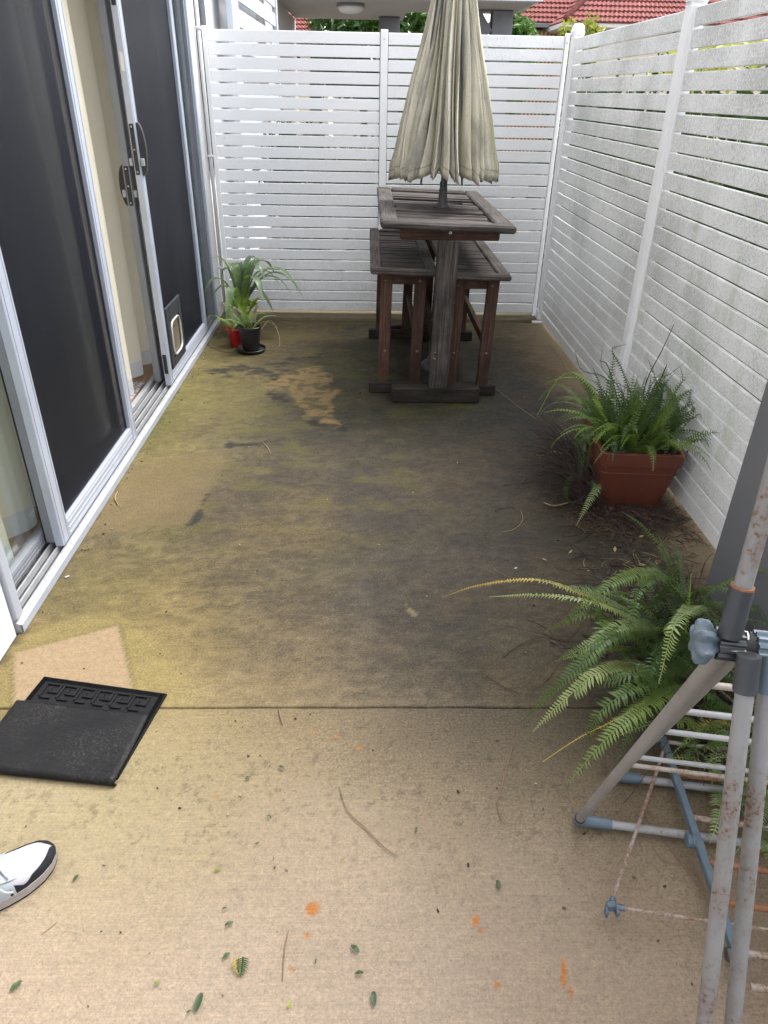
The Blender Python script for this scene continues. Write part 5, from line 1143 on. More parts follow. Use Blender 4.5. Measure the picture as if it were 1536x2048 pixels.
frond([(-0.2399, 0.7835, 0.008), (-0.239, 0.7654, 0.01), (-0.2398, 0.7489, 0.006)], .018, 'frond', 'cut_leaf', tc, 9, 70, .1, 2, 0, .5, 0)
WH = [((-1.053, 2.084, 0.004), .007, 'white paint flake by the door sill'), (((0.5515, 2.143, 0.004)), .006, 'white speck of debris above the yellow-tipped frond')]
for c, s_, lab in WH:
    mb = MB(); mb.box((c[0], c[1], .004), (s_*2.2, s_, .003), .001, Matrix.Rotation(.6, 3, 'Z')); tag(mb.build('paint_flake', 'shoe_lace'), lab, 'paint flake')

rk_ = random.Random(88); mb = MB()
for i in range(330):
    q = rk_.random()*.86
    if q < .35: x, y = rk_.uniform(-1.05, 1.2), rk_.uniform(1.5, 5.2)
    elif q < .6: x, y = rk_.gauss(.95, .16), rk_.uniform(1.1, 3.0)
    elif q < .75: x, y = -1.07+abs(rk_.gauss(0, .03)), rk_.uniform(1.8, 5.2)
    else: x, y = rk_.uniform(-1.0, 1.0), rk_.uniform(.7, 1.45)
    if not -1.08 < x < 1.27: continue
    l = rk_.uniform(.0012, .0042); a_ = rk_.uniform(0, 6.28); mb.cur = rk_.choice((0, 0, 1, 2, 2))
    mb.box((x, y, .003), (l*2, l, l*.8), 0, Matrix.Rotation(a_, 3, 'Z'))
tag(mb.build('dirt_crumbs', ['dead_leaf', 'straw', 'soil']), 'tiny dark and pale crumbs strewn over the concrete', 'dirt crumbs', kind='stuff')

# ------------------------------------------------------------------ folded rubber doormat
dm = thing('doormat', 'black rubber doormat folded over on itself with a Greek key border', 'doormat', (-0.7559, 1.381, 0))
P00, P10, P11 = Vector((-0.9392, 1.58, 0)), Vector((-0.565, 1.509, 0)), Vector((-0.6201, 1.206, 0)); Q00, Q10, Q11 = Vector((-0.9752, 1.48, 0.02)), Vector((-0.5931, 1.426, 0.02)), Vector((-0.6176, 1.192, 0.02)); Q01 = Q00+(Q11-Q10)*1.02
for p in (P00, P10, P11, Q00, Q10, Q11, Q01): p.z = 0
ux = (P10-P00).normalized(); uy = (P11-P10).normalized(); W0 = (P10-P00).length; H0 = (P11-P10).length
def mp(u, v, z=0.0): return P00+ux*u+uy*v+V(0, 0, z)
mb = MB(); a_, b_, c_, d_ = mp(0, 0), mp(W0, 0), mp(W0, H0-.012), Q01-uy*.012
mb.add([*(p+V(0, 0, .001) for p in (a_, b_, c_, d_)), *(p+V(0, 0, .007) for p in (a_, b_, c_, d_))], [(0, 1, 2, 3), (4, 5, 6, 7), (0, 1, 5, 4), (1, 2, 6, 5), (2, 3, 7, 6), (3, 0, 4, 7)])
base = mb.build('base_layer', 'rubber_front', dm)
# flap: sheet that rises at the fold and lies back over the base
rows = []
NU, NVv = 24, 30
for i in range(NU+1):
    u = i/NU; far_ = Q00.lerp(Q10, u); fold = Q01.lerp(Q11, u); dirv = (fold-far_); LL = dirv.length; dirv = dirv/LL
    row = []
    for j in range(NVv+1):
        t = j/NVv; s_ = t*(LL+0.012)
        if s_ < LL-0.014: d_ = s_; z = 0.0105+0.012*(s_/LL)**2.0+0.0015*math.sin(u*9+s_*20)
        else:
            th = (s_-(LL-0.014))/0.026*math.pi*0.92; rr = 0.0115; d_ = LL-0.014+rr*math.sin(min(th, math.pi)); z = 0.0005+rr+rr*math.cos(min(th, math.pi))
            z = z
        row.append(far_+dirv*d_+V(0, 0, z))
    rows.append(row)
mb = MB(); mb.grid(rows); fl_ = mb.build('folded_flap', 'rubber_back', dm, True)
sm = fl_.modifiers.new('thick', 'SOLIDIFY'); sm.thickness = 0.005; sm.offset = 0.0
key = MB(); kw = 0.0066; zz = 0.0096
def kb(u0, v0, u1, v1):
    key.box(tuple(mp((u0+u1)/2, (v0+v1)/2, zz)), (abs(u1-u0)+kw if abs(u1-u0) > 1e-6 else kw, abs(v1-v0)+kw if abs(v1-v0) > 1e-6 else kw, 0.0056), .001, Matrix((ux, uy, V(0, 0, 1))).transposed())
nk = 6; m0 = 0.030; kp = (W0-2*m0)/nk; vt, vb = 0.026, 0.078
for i in range(nk):
    a0 = m0+kp*i; e = kp-0.010
    kb(a0, vt, a0+e, vt); kb(a0, vt+kw, a0, vb-kw); kb(a0+e, vt+kw, a0+e, vt+.030); kb(a0+e*.42, vt+.030+kw*0, a0+e-kw, vt+.030); kb(a0+e*.42, vt+.015, a0+e*.42, vt+.030-kw)
    kb(a0+kw, vb, a0+e*.72, vb)
key.build('greek_key_relief', 'rubber_front', dm)
nub = MB()
def nb(u, v):
    s_ = .0020; p = [mp(u-s_, v-s_, .007), mp(u+s_, v-s_, .007), mp(u+s_, v+s_, .007), mp(u-s_, v+s_, .007), mp(u, v, .0125)]
    nub.add(p, [(0, 1, 4), (1, 2, 4), (2, 3, 4), (3, 0, 4)])
for rr_ in (0.005, 0.0098, 0.0146):
    u = .006
    while u < W0-.004: nb(u, rr_); u += .0056
    v = .006
    while v < H0-.02: nb(W0-rr_, v); v += .0056
    v = .006
    while v < .09: nb(rr_, v); v += .0056
o = nub.build('rubber_nubs', 'rubber_front', dm); o['kind'] = 'stuff'

# ------------------------------------------------------------------ sneaker
SH = V(-0.693, 1.014, 0); su = V(-0.745, -0.667, 0); sv = V(-0.667, 0.745, 0)   # su: toe -> heel, sv: across
sh = thing('sneaker', 'white sneaker with a black toe guard at the left edge', 'shoe', tuple(SH+su*.14))
def swid(s_):     # half widths (right side looking toe-wards, left side)
    k = [(0, .004, .004), (.006, .020, .019), (.02, .034, .032), (.045, .045, .041), (.08, .051, .045), (.11, .051, .045), (.16, .043, .040), (.21, .037, .037), (.26, .034, .034), (.285, .024, .024), (.295, .006, .006)]
    for (a, p, q), (b, p2, q2) in zip(k, k[1:]):
        if s_ <= b: f = (s_-a)/(b-a); return lerp(p, p2, f), lerp(q, q2, f)
    return k[-1][1:]
def hgt(s_):
    k = [(0, .026), (.01, .036), (.03, .046), (.06, .053), (.10, .066), (.14, .084), (.18, .100), (.22, .105), (.26, .108), (.295, .10)]
    for (a, p), (b, p2) in zip(k, k[1:]):
        if s_ <= b: return lerp(p, p2, (s_-a)/(b-a))
    return k[-1][1]
def sp_(s_, lat, z): return SH+su*s_-sv*lat+V(0, 0, z)
SS = [0, .001, .002, .0035, .006, .009, .012, .016, .02, .025, .03, .037, .045, .052, .06, .07, .08, .09, .10, .12, .14, .17, .20, .23, .26, .28, .29, .295]
def ring_s(s_, zl, zh, grow=0.0, spring=True):
    wr, wl = swid(s_); lift = 0.012*max(0, 1-s_/0.07)**2 if spring else 0
    return [sp_(s_, wr+grow, zl+lift), sp_(s_, wr+grow, zh+lift*.6), sp_(s_, -(wl+grow), zh+lift*.6), sp_(s_, -(wl+grow), zl+lift)]
for nm, zl, zh, gr, mt_ in (('outsole', .0015, .007, .002, 'rubber_seal'), ('midsole', .0072, .028, .0035, 'shoe_sole')):
    mb = MB(); rws = [ring_s(s_, zl, zh, gr) for s_ in SS]; mb.grid(rws, True); mb.add(rws[0]+rws[-1], [(0, 1, 2, 3), (4, 5, 6, 7)]); mb.build(nm, mt_, sh, True, angle=40)
def upper_pt(s_, a, grow=0.0):
    wr, wl = swid(s_); h_ = hgt(s_); lift = 0.007*max(0, 1-s_/0.07)**2
    ca, sa = math.cos(a), math.sin(a); w_ = (wr if ca > 0 else wl)+grow
    return sp_(s_-grow*0.5*(1 if s_ < .03 else 0), w_*math.copysign(abs(ca)**.75, ca), .026+lift+(h_-.026+grow)*abs(sa)**.8)
AN = [math.pi*i/16 for i in range(17)]
mb = MB(); rws = [[upper_pt(s_, a) for a in AN] for s_ in SS]; mb.grid(rws); mb.build('upper', 'shoe_knit', sh, True)
# black toe guard band following the sole edge, deeper round the toe, dipping behind it
mb = MB(); rws = []
SG = [0.0, .001, .002, .0035, .005, .007, .009, .0115, .014, .017, .02, .024, .028, .033, .038, .044, .05, .056, .062, .067, .072, .076, .08, .084, .088, .092, .096, .1, .104, .108, .112, .117, .122, .127, .132]
def gtop(s_): return sum(gtop0(max(0, s_+d_)) for d_ in (-.009, -.006, -.003, 0, .003, .006, .009))/7
def gtop0(s_): return 1.0 if s_ < .010 else (lerp(1.0, .58, min(1, (s_-.010)/.018)) if s_ < .028 else (lerp(.58, .30, (s_-.028)/.044) if s_ < .072 else (.14 if s_ < .084 else (lerp(.14, .34, min(1, (s_-.084)/.014)) if s_ < .11 else lerp(.34, .04, min(1, (s_-.11)/.022))))))
for side in (0, 1):
    rws = []
    for s_ in SG:
        g_t = gtop(s_)*math.pi/2 if side == 0 else gtop(min(s_, .03))*math.pi/2*max(.22, 1-s_*6.5); rws.append([upper_pt(s_, (g_t*i/6) if side == 0 else math.pi-g_t*i/6, .0022) for i in range(7)])
    mb.grid(rws)
mb.build('toe_guard', 'shoe_suede', sh, True)
mb = MB()
rws = [[upper_pt(s_, a, .003) for a in [math.pi*(.26+.48*i/10) for i in range(11)]] for s_ in (.088, .094, .105, .12, .14, .16, .18, .20)]; mb.grid(rws); mb.build('eyestay', 'shoe_leather', sh, True)
mb = MB()
rws = [[upper_pt(s_, a, .0042) for a in [math.pi*(.40+.20*i/6) for i in range(7)]] for s_ in (.096, .105, .12, .14, .16, .18, .21)]; mb.grid(rws); mb.build('tongue', 'shoe_knit', sh, True)
mb = MB()
for sd in (0, 1):
    rws = []
    for s_ in (.10, .115, .13, .15, .18, .22, .26, .29):
        a1 = lerp(.24, .16, min(1, (s_-.10)/.1))*math.pi; rws.append([upper_pt(s_, (a1*i/5) if sd == 0 else math.pi-a1*i/5, .0026) for i in range(6)])
    mb.grid(rws)
mb.build('side_panel', 'shoe_leather', sh, True)
for i, s_ in enumerate((.103, .120, .137, .154, .171)):
    for k, (a, b) in enumerate(((.30, .68), (.70, .32))):
        mb = MB(); pts = [upper_pt(s_+(.016*t), math.pi*lerp(a, b, t), .008+.002*math.sin(math.pi*t)) for t in [j/8 for j in range(9)]]; mb.tube(pts, .0026, 6); mb.build('lace', 'shoe_lace', sh, True)
mb = MB(); mb.tube(bez([upper_pt(.125, .62, .010), upper_pt(.118, .45, .016), upper_pt(.110, .35, .012), upper_pt(.106, .30, .010)], 10), .0022, 6); mb.build('lace', 'shoe_lace', sh, True)
mb = MB(); mb.lathe(sp_(.245, 0, .088), [(.036, 0), (.034, .014), (.026, .012), (.024, -.01)], 20, None, False); mb.build('collar', 'shoe_leather', sh, True)

# ------------------------------------------------------------------ folding clothes drying rack
rk = thing('drying_rack', 'folding clothes drying rack of grey tubes with blue joints and rusty rods', 'drying rack', (0.7693, 1.039, 0))
E_ = V(0.986, -0.166, 0)
def tb_(name, mat, pts, r, parent=rk, n=14, smooth=True):
    mb = MB(); mb.tube(pts, r, n); return mb.build(name, mat, parent, smooth, angle=45)
HC = Vector((0.4418, 0.6636, 0.9242))
footA = Vector((0.5086, 1.08, 0.02)); footB = Vector((0.635, 1.206, 0.02))
topA = Vector((0.4482, 0.6751, 0.9045)); topB = Vector((0.4722, 0.6816, 0.897))
LEN = 0.50
lA = tb_('leg', 'tube_clean', [topA, footA], .0105)
lB = tb_('leg', 'tube_clean', [topB, footB], .0105)
b1t = Vector((0.4545, 0.6337, 0.9332)); b1b = Vector((0.4539, 0.4649, 0.4389)); b1e = b1t+(b1b-b1t)*((b1t.z-.015)/(b1t.z-b1b.z))
b2t = Vector((0.4878, 0.6445, 0.9235)); b2b = Vector((0.5014, 0.4739, 0.4172)); b2e = b2t+(b2b-b2t)*((b2t.z-.015)/(b2t.z-b2b.z))
lC = tb_('leg', 'tube_rusty', [b1t, b1e], .0108)
lD = tb_('leg', 'tube_rusty', [b2t, b2e], .0108)
for lg_, a_, f in ((lC, b1t, b1e), (lD, b2t, b2e)):
    d_ = (f-a_).normalized(); mb = MB(); mb.tube([a_, a_+d_*.045], .0138, 14); mb.tube([a_+d_*.045, a_+d_*.047], .0128, 14); mb.build('collar', 'slate_plastic' if lg_ is lC else 'teal_plastic', lg_, True, angle=45)
u0, u1 = Vector((0.4402, 0.6601, 0.9476)), Vector((0.4523, 0.6945, 1.135)); ud = (u1-u0).normalized(); u1 = u0+ud*.62
up_t = tb_('wing_tube', 'tube_rusty', [u0+ud*.04, u1], .0108)
mb = MB(); mb.tube([u0-ud*.006, u0+ud*.058], .0140, 16); mb.build('collar', 'slate_plastic', up_t, True, angle=45)
mb = MB(); mb.tube([u0+ud*.0575, u0+ud*.0605], .0134, 16); mb.build('rust_ring', 'rod_red', up_t, True, angle=45)
def gear(mb, c, ax, r, L_, teeth=12, amp=.0016):
    q = Vector(ax).to_track_quat('Z', 'Y').to_matrix(); rows = []
    for h_ in (0, L_):
        rows.append([Vector(c)+q @ V((r+amp*(1 if (j//2) % 2 else -1))*math.cos(2*math.pi*j/(teeth*4)), (r+amp*(1 if (j//2) % 2 else -1))*math.sin(2*math.pi*j/(teeth*4)), h_) for j in range(teeth*4)])
    mb.grid(rows, True); k = teeth*4; mb.add(rows[0], [tuple(range(k))]); mb.add(rows[1], [tuple(range(k))])
hx = E_
hub = MB(); gear(hub, HC-hx*.012, hx, .0185, .030); hb = hub.build('hub', 'slate_plastic', rk, True, angle=25)
hub = MB(); gear(hub, HC+hx*.032, hx, .0195, .020); hub.build('hub_ring', 'teal_plastic', hb, True, angle=25)
hub = MB(); gear(hub, HC+hx*.0555, hx, .0195, .020); hub.build('hub_ring', 'teal_plastic', hb, True, angle=25)
hub = MB(); hub.lathe(HC+hx*.018, [(.0165, 0), (.0165, .014)], 18, hx); hub.build('hub_core', 'rubber_seal', hb, True, angle=40)
brk = MB(); bp = []
for j in range(11):
    a_ = R(60+j*22); bp.append(HC+hx*(.0205+.002*((j*7) % 3-1))+V(0, -.866*math.cos(a_)*.0188, math.sin(a_)*.0188))
brk.tube(bp, .0012, 5); brk.build('broken_edge', 'gutter_white', hb, True)
# star knob on the hub's end
kn = MB(); q = hx.to_track_quat('Z', 'Y').to_matrix(); rows = []
KC = HC-hx*.037
for h_, sc_ in ((-.002, .55), (.000, .85), (.003, .98), (.007, 1.0), (.015, .97), (.019, .82), (.021, .62), (.028, .50)):
    rows.append([KC+q @ V((.0225+.0062*math.tanh(2.2*math.cos(6*2*math.pi*j/48)))*sc_*math.cos(2*math.pi*j/48), (.0225+.0062*math.tanh(2.2*math.cos(6*2*math.pi*j/48)))*sc_*math.sin(2*math.pi*j/48), h_) for j in range(48)])
kn.grid(rows, True); kn.add(rows[0], [tuple(range(48))]); kn.build('knob', 'teal_plastic', rk, True, angle=60)
# foot bars with their blue corner joints
for nm, f, tp in (('foot_bar', footA, topA), ('foot_bar', footB, topB)):
    bo = tb_(nm, 'rod_clean', [f+hx*.02, f+hx*(LEN+.02)], .0098)
    mb = MB(); ln = .075 if f is footA else .06
    mb.tube([f-hx*.010, f-hx*.006, f+hx*ln], [.0105, .0140, .0132], 16)
    td = (tp-f).normalized(); mb.tube([f-td*.004, f+td*.018], .0138, 16)
    mb.build('corner_joint', 'teal_plastic', bo, True, angle=45)
    mb = MB(); mb.tube([f+td*.0181, f+td*.0200], .0124, 16); mb.build('joint_seam', 'rubber_seal', bo, True, angle=45)
# far leg frame, rungs between the ladder legs
off_ = hx*(LEN+.02)
tb_('leg', 'tube_clean', [topA+off_, footA+off_], .0105); tb_('leg', 'tube_clean', [topB+off_, footB+off_], .0105)
tb_('leg', 'tube_rusty', [b1t+off_, b1e+off_], .0108); tb_('wing_tube', 'tube_rusty', [u0+off_, u1+off_], .0108)
for t, m_ in ((.155, 'rod_rusty'), (.315, 'rod_clean'), (.47, 'rod_clean'), (.735, 'rod_clean'), (.835, 'rod_rusty')):
    p = topB.lerp(footB, t); tb_('rung', m_, [p, p+off_], .0056, n=10)
# low shelf: square blue arm and its rods
a0, a1 = Vector((0.7789, 1.293, 0.055)), Vector((0.7296, 0.7499, 0.055))
mb = MB(); mb.bar(a0, a1, .017, .020, .002); am = mb.build('shelf_arm', 'teal_plastic', rk)
mb = MB(); c_ = a0+(a1-a0).normalized()*.002; mb.lathe(c_-hx*.014, [(.010, 0), (.010, .022)], 14, hx); mb.tube([c_+V(0, 0, 0), c_-V(0.006, .03, .004)], .0075, 10); mb.build('arm_end', 'teal_plastic', am, True, angle=45)
mb = MB(); mb.lathe(a1-hx*.02, [(.012, 0), (.014, .004), (.014, .034), (.012, .038)], 14, hx); mb.build('arm_end', 'slate_plastic', am, True, angle=45)
tpv = 0.545; pv = a0.lerp(a1, .545)
mb = MB(); mb.lathe(pv-hx*.026, [(.0135, 0), (.0165, .002), (.0165, .008), (.0145, .009), (.0145, .012), (.0165, .0125), (.0165, .017)], 24, hx); mb.build('pivot_disc', 'teal_plastic', am, True, angle=40)
mb = MB(); dv = (a1-a0).normalized(); mb.bar(pv-dv*.004, pv+dv*.022, .0195, .0225, .002); mb.build('pivot_sleeve', 'teal_plastic', am)
for t, m_, r_ in ((.015, 'rod_rusty', .0056), (.20, 'rod_red', .0080), (.43, 'rod_rusty', .0070), (.635, 'rod_red', .0070), (.80, 'rod_red', .0070), (.985, 'rod_rusty', .0070), (1.10, 'rod_rusty', .0070)):
    p = a0.lerp(a1, t); tb_('shelf_rod', m_, [p+hx*.006, p+off_*1.0], r_, n=10)
tb_('shelf_arm', 'teal_plastic', [a0+off_*1.0, a1+off_*1.0], .010)
cl = Vector((0.513, 0.8546, 0.05)); rt = a0-V(.006, .03, .002)
tb_('thin_rod', 'rod_rusty', [rt, cl], .0040, n=8)
tb_('thin_rod', 'rod_rusty', [cl+hx*.008, cl+hx*.42], .0036, n=8)
mb = MB(); mb.box(cl+V(0, 0, 0), (.020, .014, .022), .003); mb.tube([cl, cl+hx*.028], .0065, 10); mb.tube([cl, cl+(rt-cl).normalized()*.02], .0065, 10)
for s_ in (-1, 1): mb.box(cl+V(s_*.011, -.010, -.004), (.006, .016, .020), .002)
mb.build('clip', 'teal_plastic', rk, True, angle=40)

# ------------------------------------------------------------------ grey wall end on the right
gw = MB(); gw.box((1.245, 1.61, 1.35), (0.09, 0.82, 2.70), 0.003)
tag(gw.build('grey_wall', 'grey_paint'), 'smooth dark grey wall end at the right edge behind the drying rack', 'wall')

# ------------------------------------------------------------------ neighbours beyond the fence
nb_ = thing('neighbour_building', 'neighbouring building with white louvre screen and covered entry beyond the back fence', 'building', (-1.3, 10, 0))
def nbx(name, c, s_, mat, bev=0.004):
    mb = MB(); mb.box(c, s_, bev); return mb.build(name, mat, nb_)
nbx('wall', (-1.40, 12.45, 1.25), (0.30, 5.2, 2.62), 'soffit')  # white wall under the entry; its shade is put into the greyer colour
nbx('wall', (-1.40, 7.75, 1.25), (0.30, 4.10, 2.7), 'render_white')
nbx('wall', (-1.40, 9, 4.1), (0.30, 12, 2.9), 'render_white')
nbx('soffit', (0.50, 12.6, 2.64), (3.50, 1.70, 0.14), 'soffit')
nbx('soffit', (-0.32, 14.21, 2.64), (1.86, 1.50, 0.138), 'soffit')
nbx('fascia', (0.55, 11.72, 2.82), (3.60, 0.06, 0.48), 'fascia')
nbx('fascia', (2.29, 12.6, 2.82), (0.06, 1.68, 0.48), 'fascia')
nbx('pier', (0.36, 14.4, 1.2), (0.34, 0.34, 2.72), 'pier_grey')
nbx('pier', (2.0, 12.9, 1.2), (0.30, 0.30, 2.72), 'pier_grey')
mb = MB(); mb.bar((1.78, 12.9, 2.25), (1.50, 12.9, 2.62), 0.2, 0.28, .004, (0, 1, 0)); mb.build('pier_bracket', 'pier_grey', nb_)
ww = MB(); ww.box((-1.24, 6.30, 1.7), (0.02, 0.62, 1.6)); wo_ = ww.build('window', 'alu_grey', nb_)
ww = MB(); ww.box((-1.226, 6.16, 1.7), (0.008, 0.26, 1.5)); ww.build('pane', 'window_dark', wo_)
ww = MB(); ww.box((-1.226, 6.46, 1.7), (0.008, 0.24, 1.5)); ww.build('pane', 'window_dark', wo_)
ls = thing('louvre_screen', 'white privacy screen of wide slats on the neighbouring facade', 'privacy screen', (-1.12, 8.8, 0))
for y, wd in ((7.25, .34), (10.55, .14)):
    mb = MB(); mb.box((-1.12, y, 1.4), (0.05, wd, 2.8), .003); mb.build('post', 'blue_white', ls)
for i in range(12):
    mb = MB(); mb.box((-1.12, 8.95, 0.70+i*.19), (0.02, 3.05, 0.13), .002); mb.build('slat', 'blue_white', ls)
# round ceiling light under the covered entry
cl_ = thing('ceiling_light', 'round white ceiling light under the neighbouring covered entry', 'ceiling light', (-0.2385, 12.35, 2.55))
c_ = V(*(-0.2383, 12.35, 2.573)); c_.z = 2.57
mb = MB(); mb.lathe(c_, [(0.19, 0), (0.20, -.02), (0.20, -.035), (.185, -.04)], 32); mb.build('rim', 'pier_grey', cl_, True, angle=40)
mb = MB(); mb.lathe(c_, [(0.186, -.040), (0.178, -.070), (.14, -.105), (.08, -.12), (0, -.125)], 32); mb.build('shade', 'lamp_glass', cl_, True)

# tiled-roof house behind on the right
hs_ = thing('tiled_house', 'cream house with a red tiled hip roof beyond the right fence', 'house', (7, 24, 0))
def hbx(name, c, s_, mat, bev=0.01):
    mb = MB(); mb.box(c, s_, bev); return mb.build(name, mat, hs_)
hbx('wall', (8.0, 24.3, 1.4), (6.0, 7.0, 2.95), 'cream_wall')
hbx('wall', (4.8, 25.5, 1.45), (2.2, 6.0, 3.05), 'cream_wall')
hbx('eave', (8.0, 24.3, 2.91), (6.5, 7.5, 0.05), 'gutter_white')
hbx('gutter', (8.0, 20.52, 2.96), (6.6, 0.10, 0.10), 'gutter_white')
hbx('gutter', (4.72, 24.3, 2.96), (0.10, 7.4, 0.10), 'gutter_white')
for i in range(34):
    mb = MB(); x = 3.62+i*.052
    mb.box((x, 22.36, 1.45), (.050, .05 if i % 2 else .03, 2.95), .002); mb.build('stripe', 'stripe_red' if i % 2 else 'stripe_tan', hs_)
hbx('gutter', (4.45, 22.10, 3.04), (1.8, .10, .09), 'pier_grey')
for i in range(16):
    m_ = MB(); m_.box((6.0+i*.13, 20.77, 2.60), (.07, .02, .10), .004); m_.build('frieze_block', 'gutter_white', hs_)
def roofface(e0, e1, r0, r1, name, ncol):
    """stepped tile courses from eave e0-e1 up to ridge r0-r1, each tile an arched pan"""
    e0, e1, r0, r1 = map(Vector, (e0, e1, r0, r1)); nrm = (e1-e0).cross(r0-e0).normalized(); nrm = nrm if nrm.z > 0 else -nrm
    H = ((r0+r1)/2-(e0+e1)/2).length; nc = int(H/.22); mb = MB()
    el = (e1-e0).normalized(); 
    for k in range(nc):
        t0, t1 = k/nc, (k+1.12)/nc; A, B_ = e0.lerp(r0, t0), e1.lerp(r1, t0); C_, D_ = e0.lerp(r0, min(1, t1)), e1.lerp(r1, min(1, t1))
        n = max(2, int((B_-A).length/.055)); up_, lo_ = [], []
        for i in range(n+1):
            f = i/n; w_ = (i % 2)*.028
            lo_.append(A.lerp(B_, f)+nrm*(.040+w_)); up_.append(C_.lerp(D_, f)+nrm*(w_*.9))
        base_ = [A.lerp(B_, i/n) for i in range(n+1)]
        mb.grid([base_, lo_, up_])
    o = mb.build(name, 'roof_tile', hs_); return o
# front wing hip and the lower left wing hip
roofface((4.70, 20.45, 3.0), (11.3, 20.45, 3.0), (7.6, 24.0, 5.3), (8.4, 24.0, 5.3), 'roof', 40)
roofface((4.70, 28.1, 3.0), (4.70, 20.45, 3.0), (7.6, 24.6, 5.3), (7.6, 24.0, 5.3), 'roof', 40)
roofface((3.55, 22.1, 3.09), (6.6, 22.1, 3.09), (5.9, 25.2, 5.2), (7.4, 25.2, 5.2), 'roof', 30)
roofface((3.55, 29, 3.09), (3.55, 22.1, 3.09), (5.9, 26, 5.2), (5.9, 25.2, 5.2), 'roof', 30)
for a_, b_ in (((4.70, 20.45, 3.08), (7.6, 24.0, 5.4)), ((3.55, 22.1, 3.15), (5.9, 25.2, 5.3)), ((11.3, 20.45, 3.08), (8.4, 24.0, 5.4)), ((7.6, 24, 5.4), (8.4, 24, 5.4))):
    mb = MB(); mb.tube([a_, b_], .075, 8); mb.build('ridge_cap', 'roof_tile', hs_, True)
# small terracotta roof far behind the covered entry
fh = thing('tiled_house', 'terracotta-roofed house far behind the covered entry', 'house', (-2.4, 26, 0))
mb = MB(); mb.box((-3.2, 27.0, 1.5), (4.0, 3.0, 3.0)); mb.build('wall', 'cream_wall', fh)
hs_keep = hs_; hs_ = fh
roofface((-5.2, 25.2, 2.7), (-1.3, 25.2, 2.7), (-4.2, 28.0, 4.4), (-2.6, 28.0, 4.4), 'roof', 20)
roofface((-1.3, 25.2, 2.7), (-1.3, 29, 2.7), (-2.6, 28.0, 4.4), (-2.6, 28.4, 4.4), 'roof', 20)
hs_ = hs_keep

# foliage: many leaf blades in clumps through a crown's volume
def crown(mb, c, rad, n, leaf, seed, droop=0.4, clumps=60, shell=0.55):
    r = np.random.default_rng(seed); C = np.array(c); rad = np.array(rad)
    d = r.normal(size=(clumps, 3)); d /= np.linalg.norm(d, axis=1)[:, None]; rr = (shell+(1-shell)*r.random(clumps))**.8
    cl_c = C+d*rad*rr[:, None]*(0.85+0.3*r.random(clumps))[:, None]
    idx = r.integers(0, clumps, n); p = cl_c[idx]+r.normal(size=(n, 3))*rad*0.13
    az = r.random(n)*6.283; el = -droop+r.normal(size=n)*.6
    dv = np.stack([np.cos(az)*np.cos(el), np.sin(az)*np.cos(el), np.sin(el)], 1); L_ = leaf*(0.6+0.8*r.random(n))[:, None]
    s_ = np.cross(dv, r.normal(size=(n, 3))); s_ /= np.linalg.norm(s_, axis=1)[:, None]; w_ = L_*0.17
    nn = np.cross(s_, dv)
    vs = np.stack([p, p+dv*L_*.45+s_*w_+nn*L_*.05, p+dv*L_, p+dv*L_*.45-s_*w_+nn*L_*.05], 1).reshape(-1, 3)
    mb.add([tuple(q) for q in vs], [(4*i, 4*i+1, 4*i+2, 4*i+3) for i in range(n)])
def tree(label, base, c, rad, n, leaf, seed, mat, group='trees beyond the back fence', droop=.4, trunk=.10, cl=60, name='tree', cat='tree'):
    t = thing(name, label, cat, base, group); r = random.Random(seed); C = Vector(c); b_ = Vector(base)
    mb = MB(); mb.tube(bez([b_, b_.lerp(C, .5)+V(r.uniform(-.1, .1), r.uniform(-.1, .1), 0), C], 8), [trunk*(1-.08*i) for i in range(8)], 8)
    for k in range(7):
        e = C+V(r.uniform(-.7, .7)*rad[0], r.uniform(-.7, .7)*rad[1], r.uniform(-.2, .7)*rad[2]); mb.tube(bez([b_.lerp(C, r.uniform(.45, .8)), (C+e)/2, e], 6), [trunk*.4*(1-.14*i) for i in range(6)], 5)
    mb.build('trunk', 'bark', t, True)
    m_ = MB(); crown(m_, c, rad, n, leaf, seed, droop, cl); m_.build('crown', mat, t, False, False)
tree('rounded bright green mango-like tree left of the red tiled roof', (2.62, 16.0, -.1), (2.68, 16.0, 1.98), (.46, .6, .80), 5200, .15, 1, 'tree_leaf', cl=90)
tree('dense green tree seen between the entry and its grey pier', (-.15, 21, -.1), (-.15, 21, 2.4), (1.15, .9, 1.15), 4200, .24, 2, 'tree_leaf', cl=70)
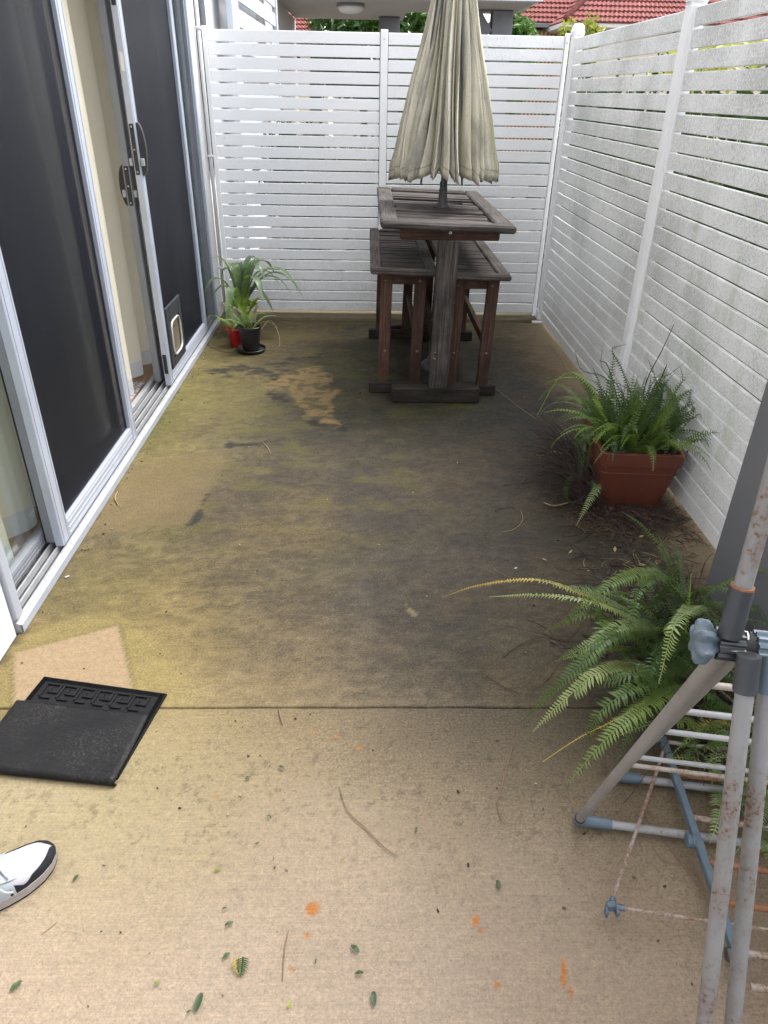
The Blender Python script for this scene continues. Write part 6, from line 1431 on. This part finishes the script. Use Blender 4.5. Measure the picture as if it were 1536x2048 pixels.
tree('green tree right of the grey pier, half behind the parasol', (1.35, 20, -.1), (1.35, 20, 2.3), (1.0, .9, 1.3), 4200, .24, 3, 'tree_leaf', cl=70)
tree('dark tree with a thick bare trunk beside the terracotta roof', (-1.40, 22.5, -.1), (-1.25, 22.5, 4.3), (1.1, 1.0, .9), 2600, .26, 4, 'tree_leaf_dark', trunk=.20, cl=40)
for i, (x, y, h) in enumerate(((2.72, 11.5, 2.12), (2.36, 9.0, 1.98))):
    tree(['sparse yellow-green shrub showing above the corner of the fences', 'yellow-green shrub tip just behind the fence corner post'][i], (x, y, -.1), (x, y, h), (.13, .2, .26), 420, .075, 20+i, 'shrub_yellow', 'yellow-green shrubs at the fence corner', .1, .02, 16, 'shrub', 'shrub')
# hedge shrubs along the right fence
HS = ['dark leafy shrub behind the far panel of the right fence', 'dark leafy shrub behind the middle of the right fence', 'dark leafy shrub behind the near panel of the right fence', 'dark leafy shrub hidden behind the grey wall end', 'dark leafy shrub just beyond the fence corner post', 'dark leafy shrub farther beyond the fence corner']
for i, y in enumerate((4.9, 3.75, 2.6, 1.3, 6.3, 7.7)):
    tree(HS[i], (2.15, y, -.1), (2.15, y, .82), (.50, .68, .85), 5200, .085, 40+i, 'tree_leaf_dark', 'shrubs along the right fence', .1, .03, 60, 'shrub', 'shrub')
for i, (x, y, h) in enumerate(((-.55, 6.7, .62), (.10, 6.8, .66), (.62, 6.6, .50))):
    tree(['dark shrub glimpsed through the left bay of the back fence', 'dark shrub glimpsed beside the middle post of the back fence', 'dark shrub glimpsed through the back fence behind the parasol'][i], (x, y, -.1), (x, y, h), (.36, .36, .62), 2600, .09, 70+i, 'tree_leaf_dark', 'shrubs behind the back fence', .1, .03, 50, 'shrub', 'shrub')
YS = ['yellow-green creeper top behind the far panel of the right fence', 'yellow-green creeper top behind the near panel of the right fence']
for i, y in enumerate((4.4, 2.7)):
    tree(YS[i], (1.85, y, -.1), (1.85, y, 1.66), (.22, .8, .10), 700, .07, 60+i, 'shrub_yellow', 'creepers along the right fence', .1, .012, 30, 'creeper', 'creeper')
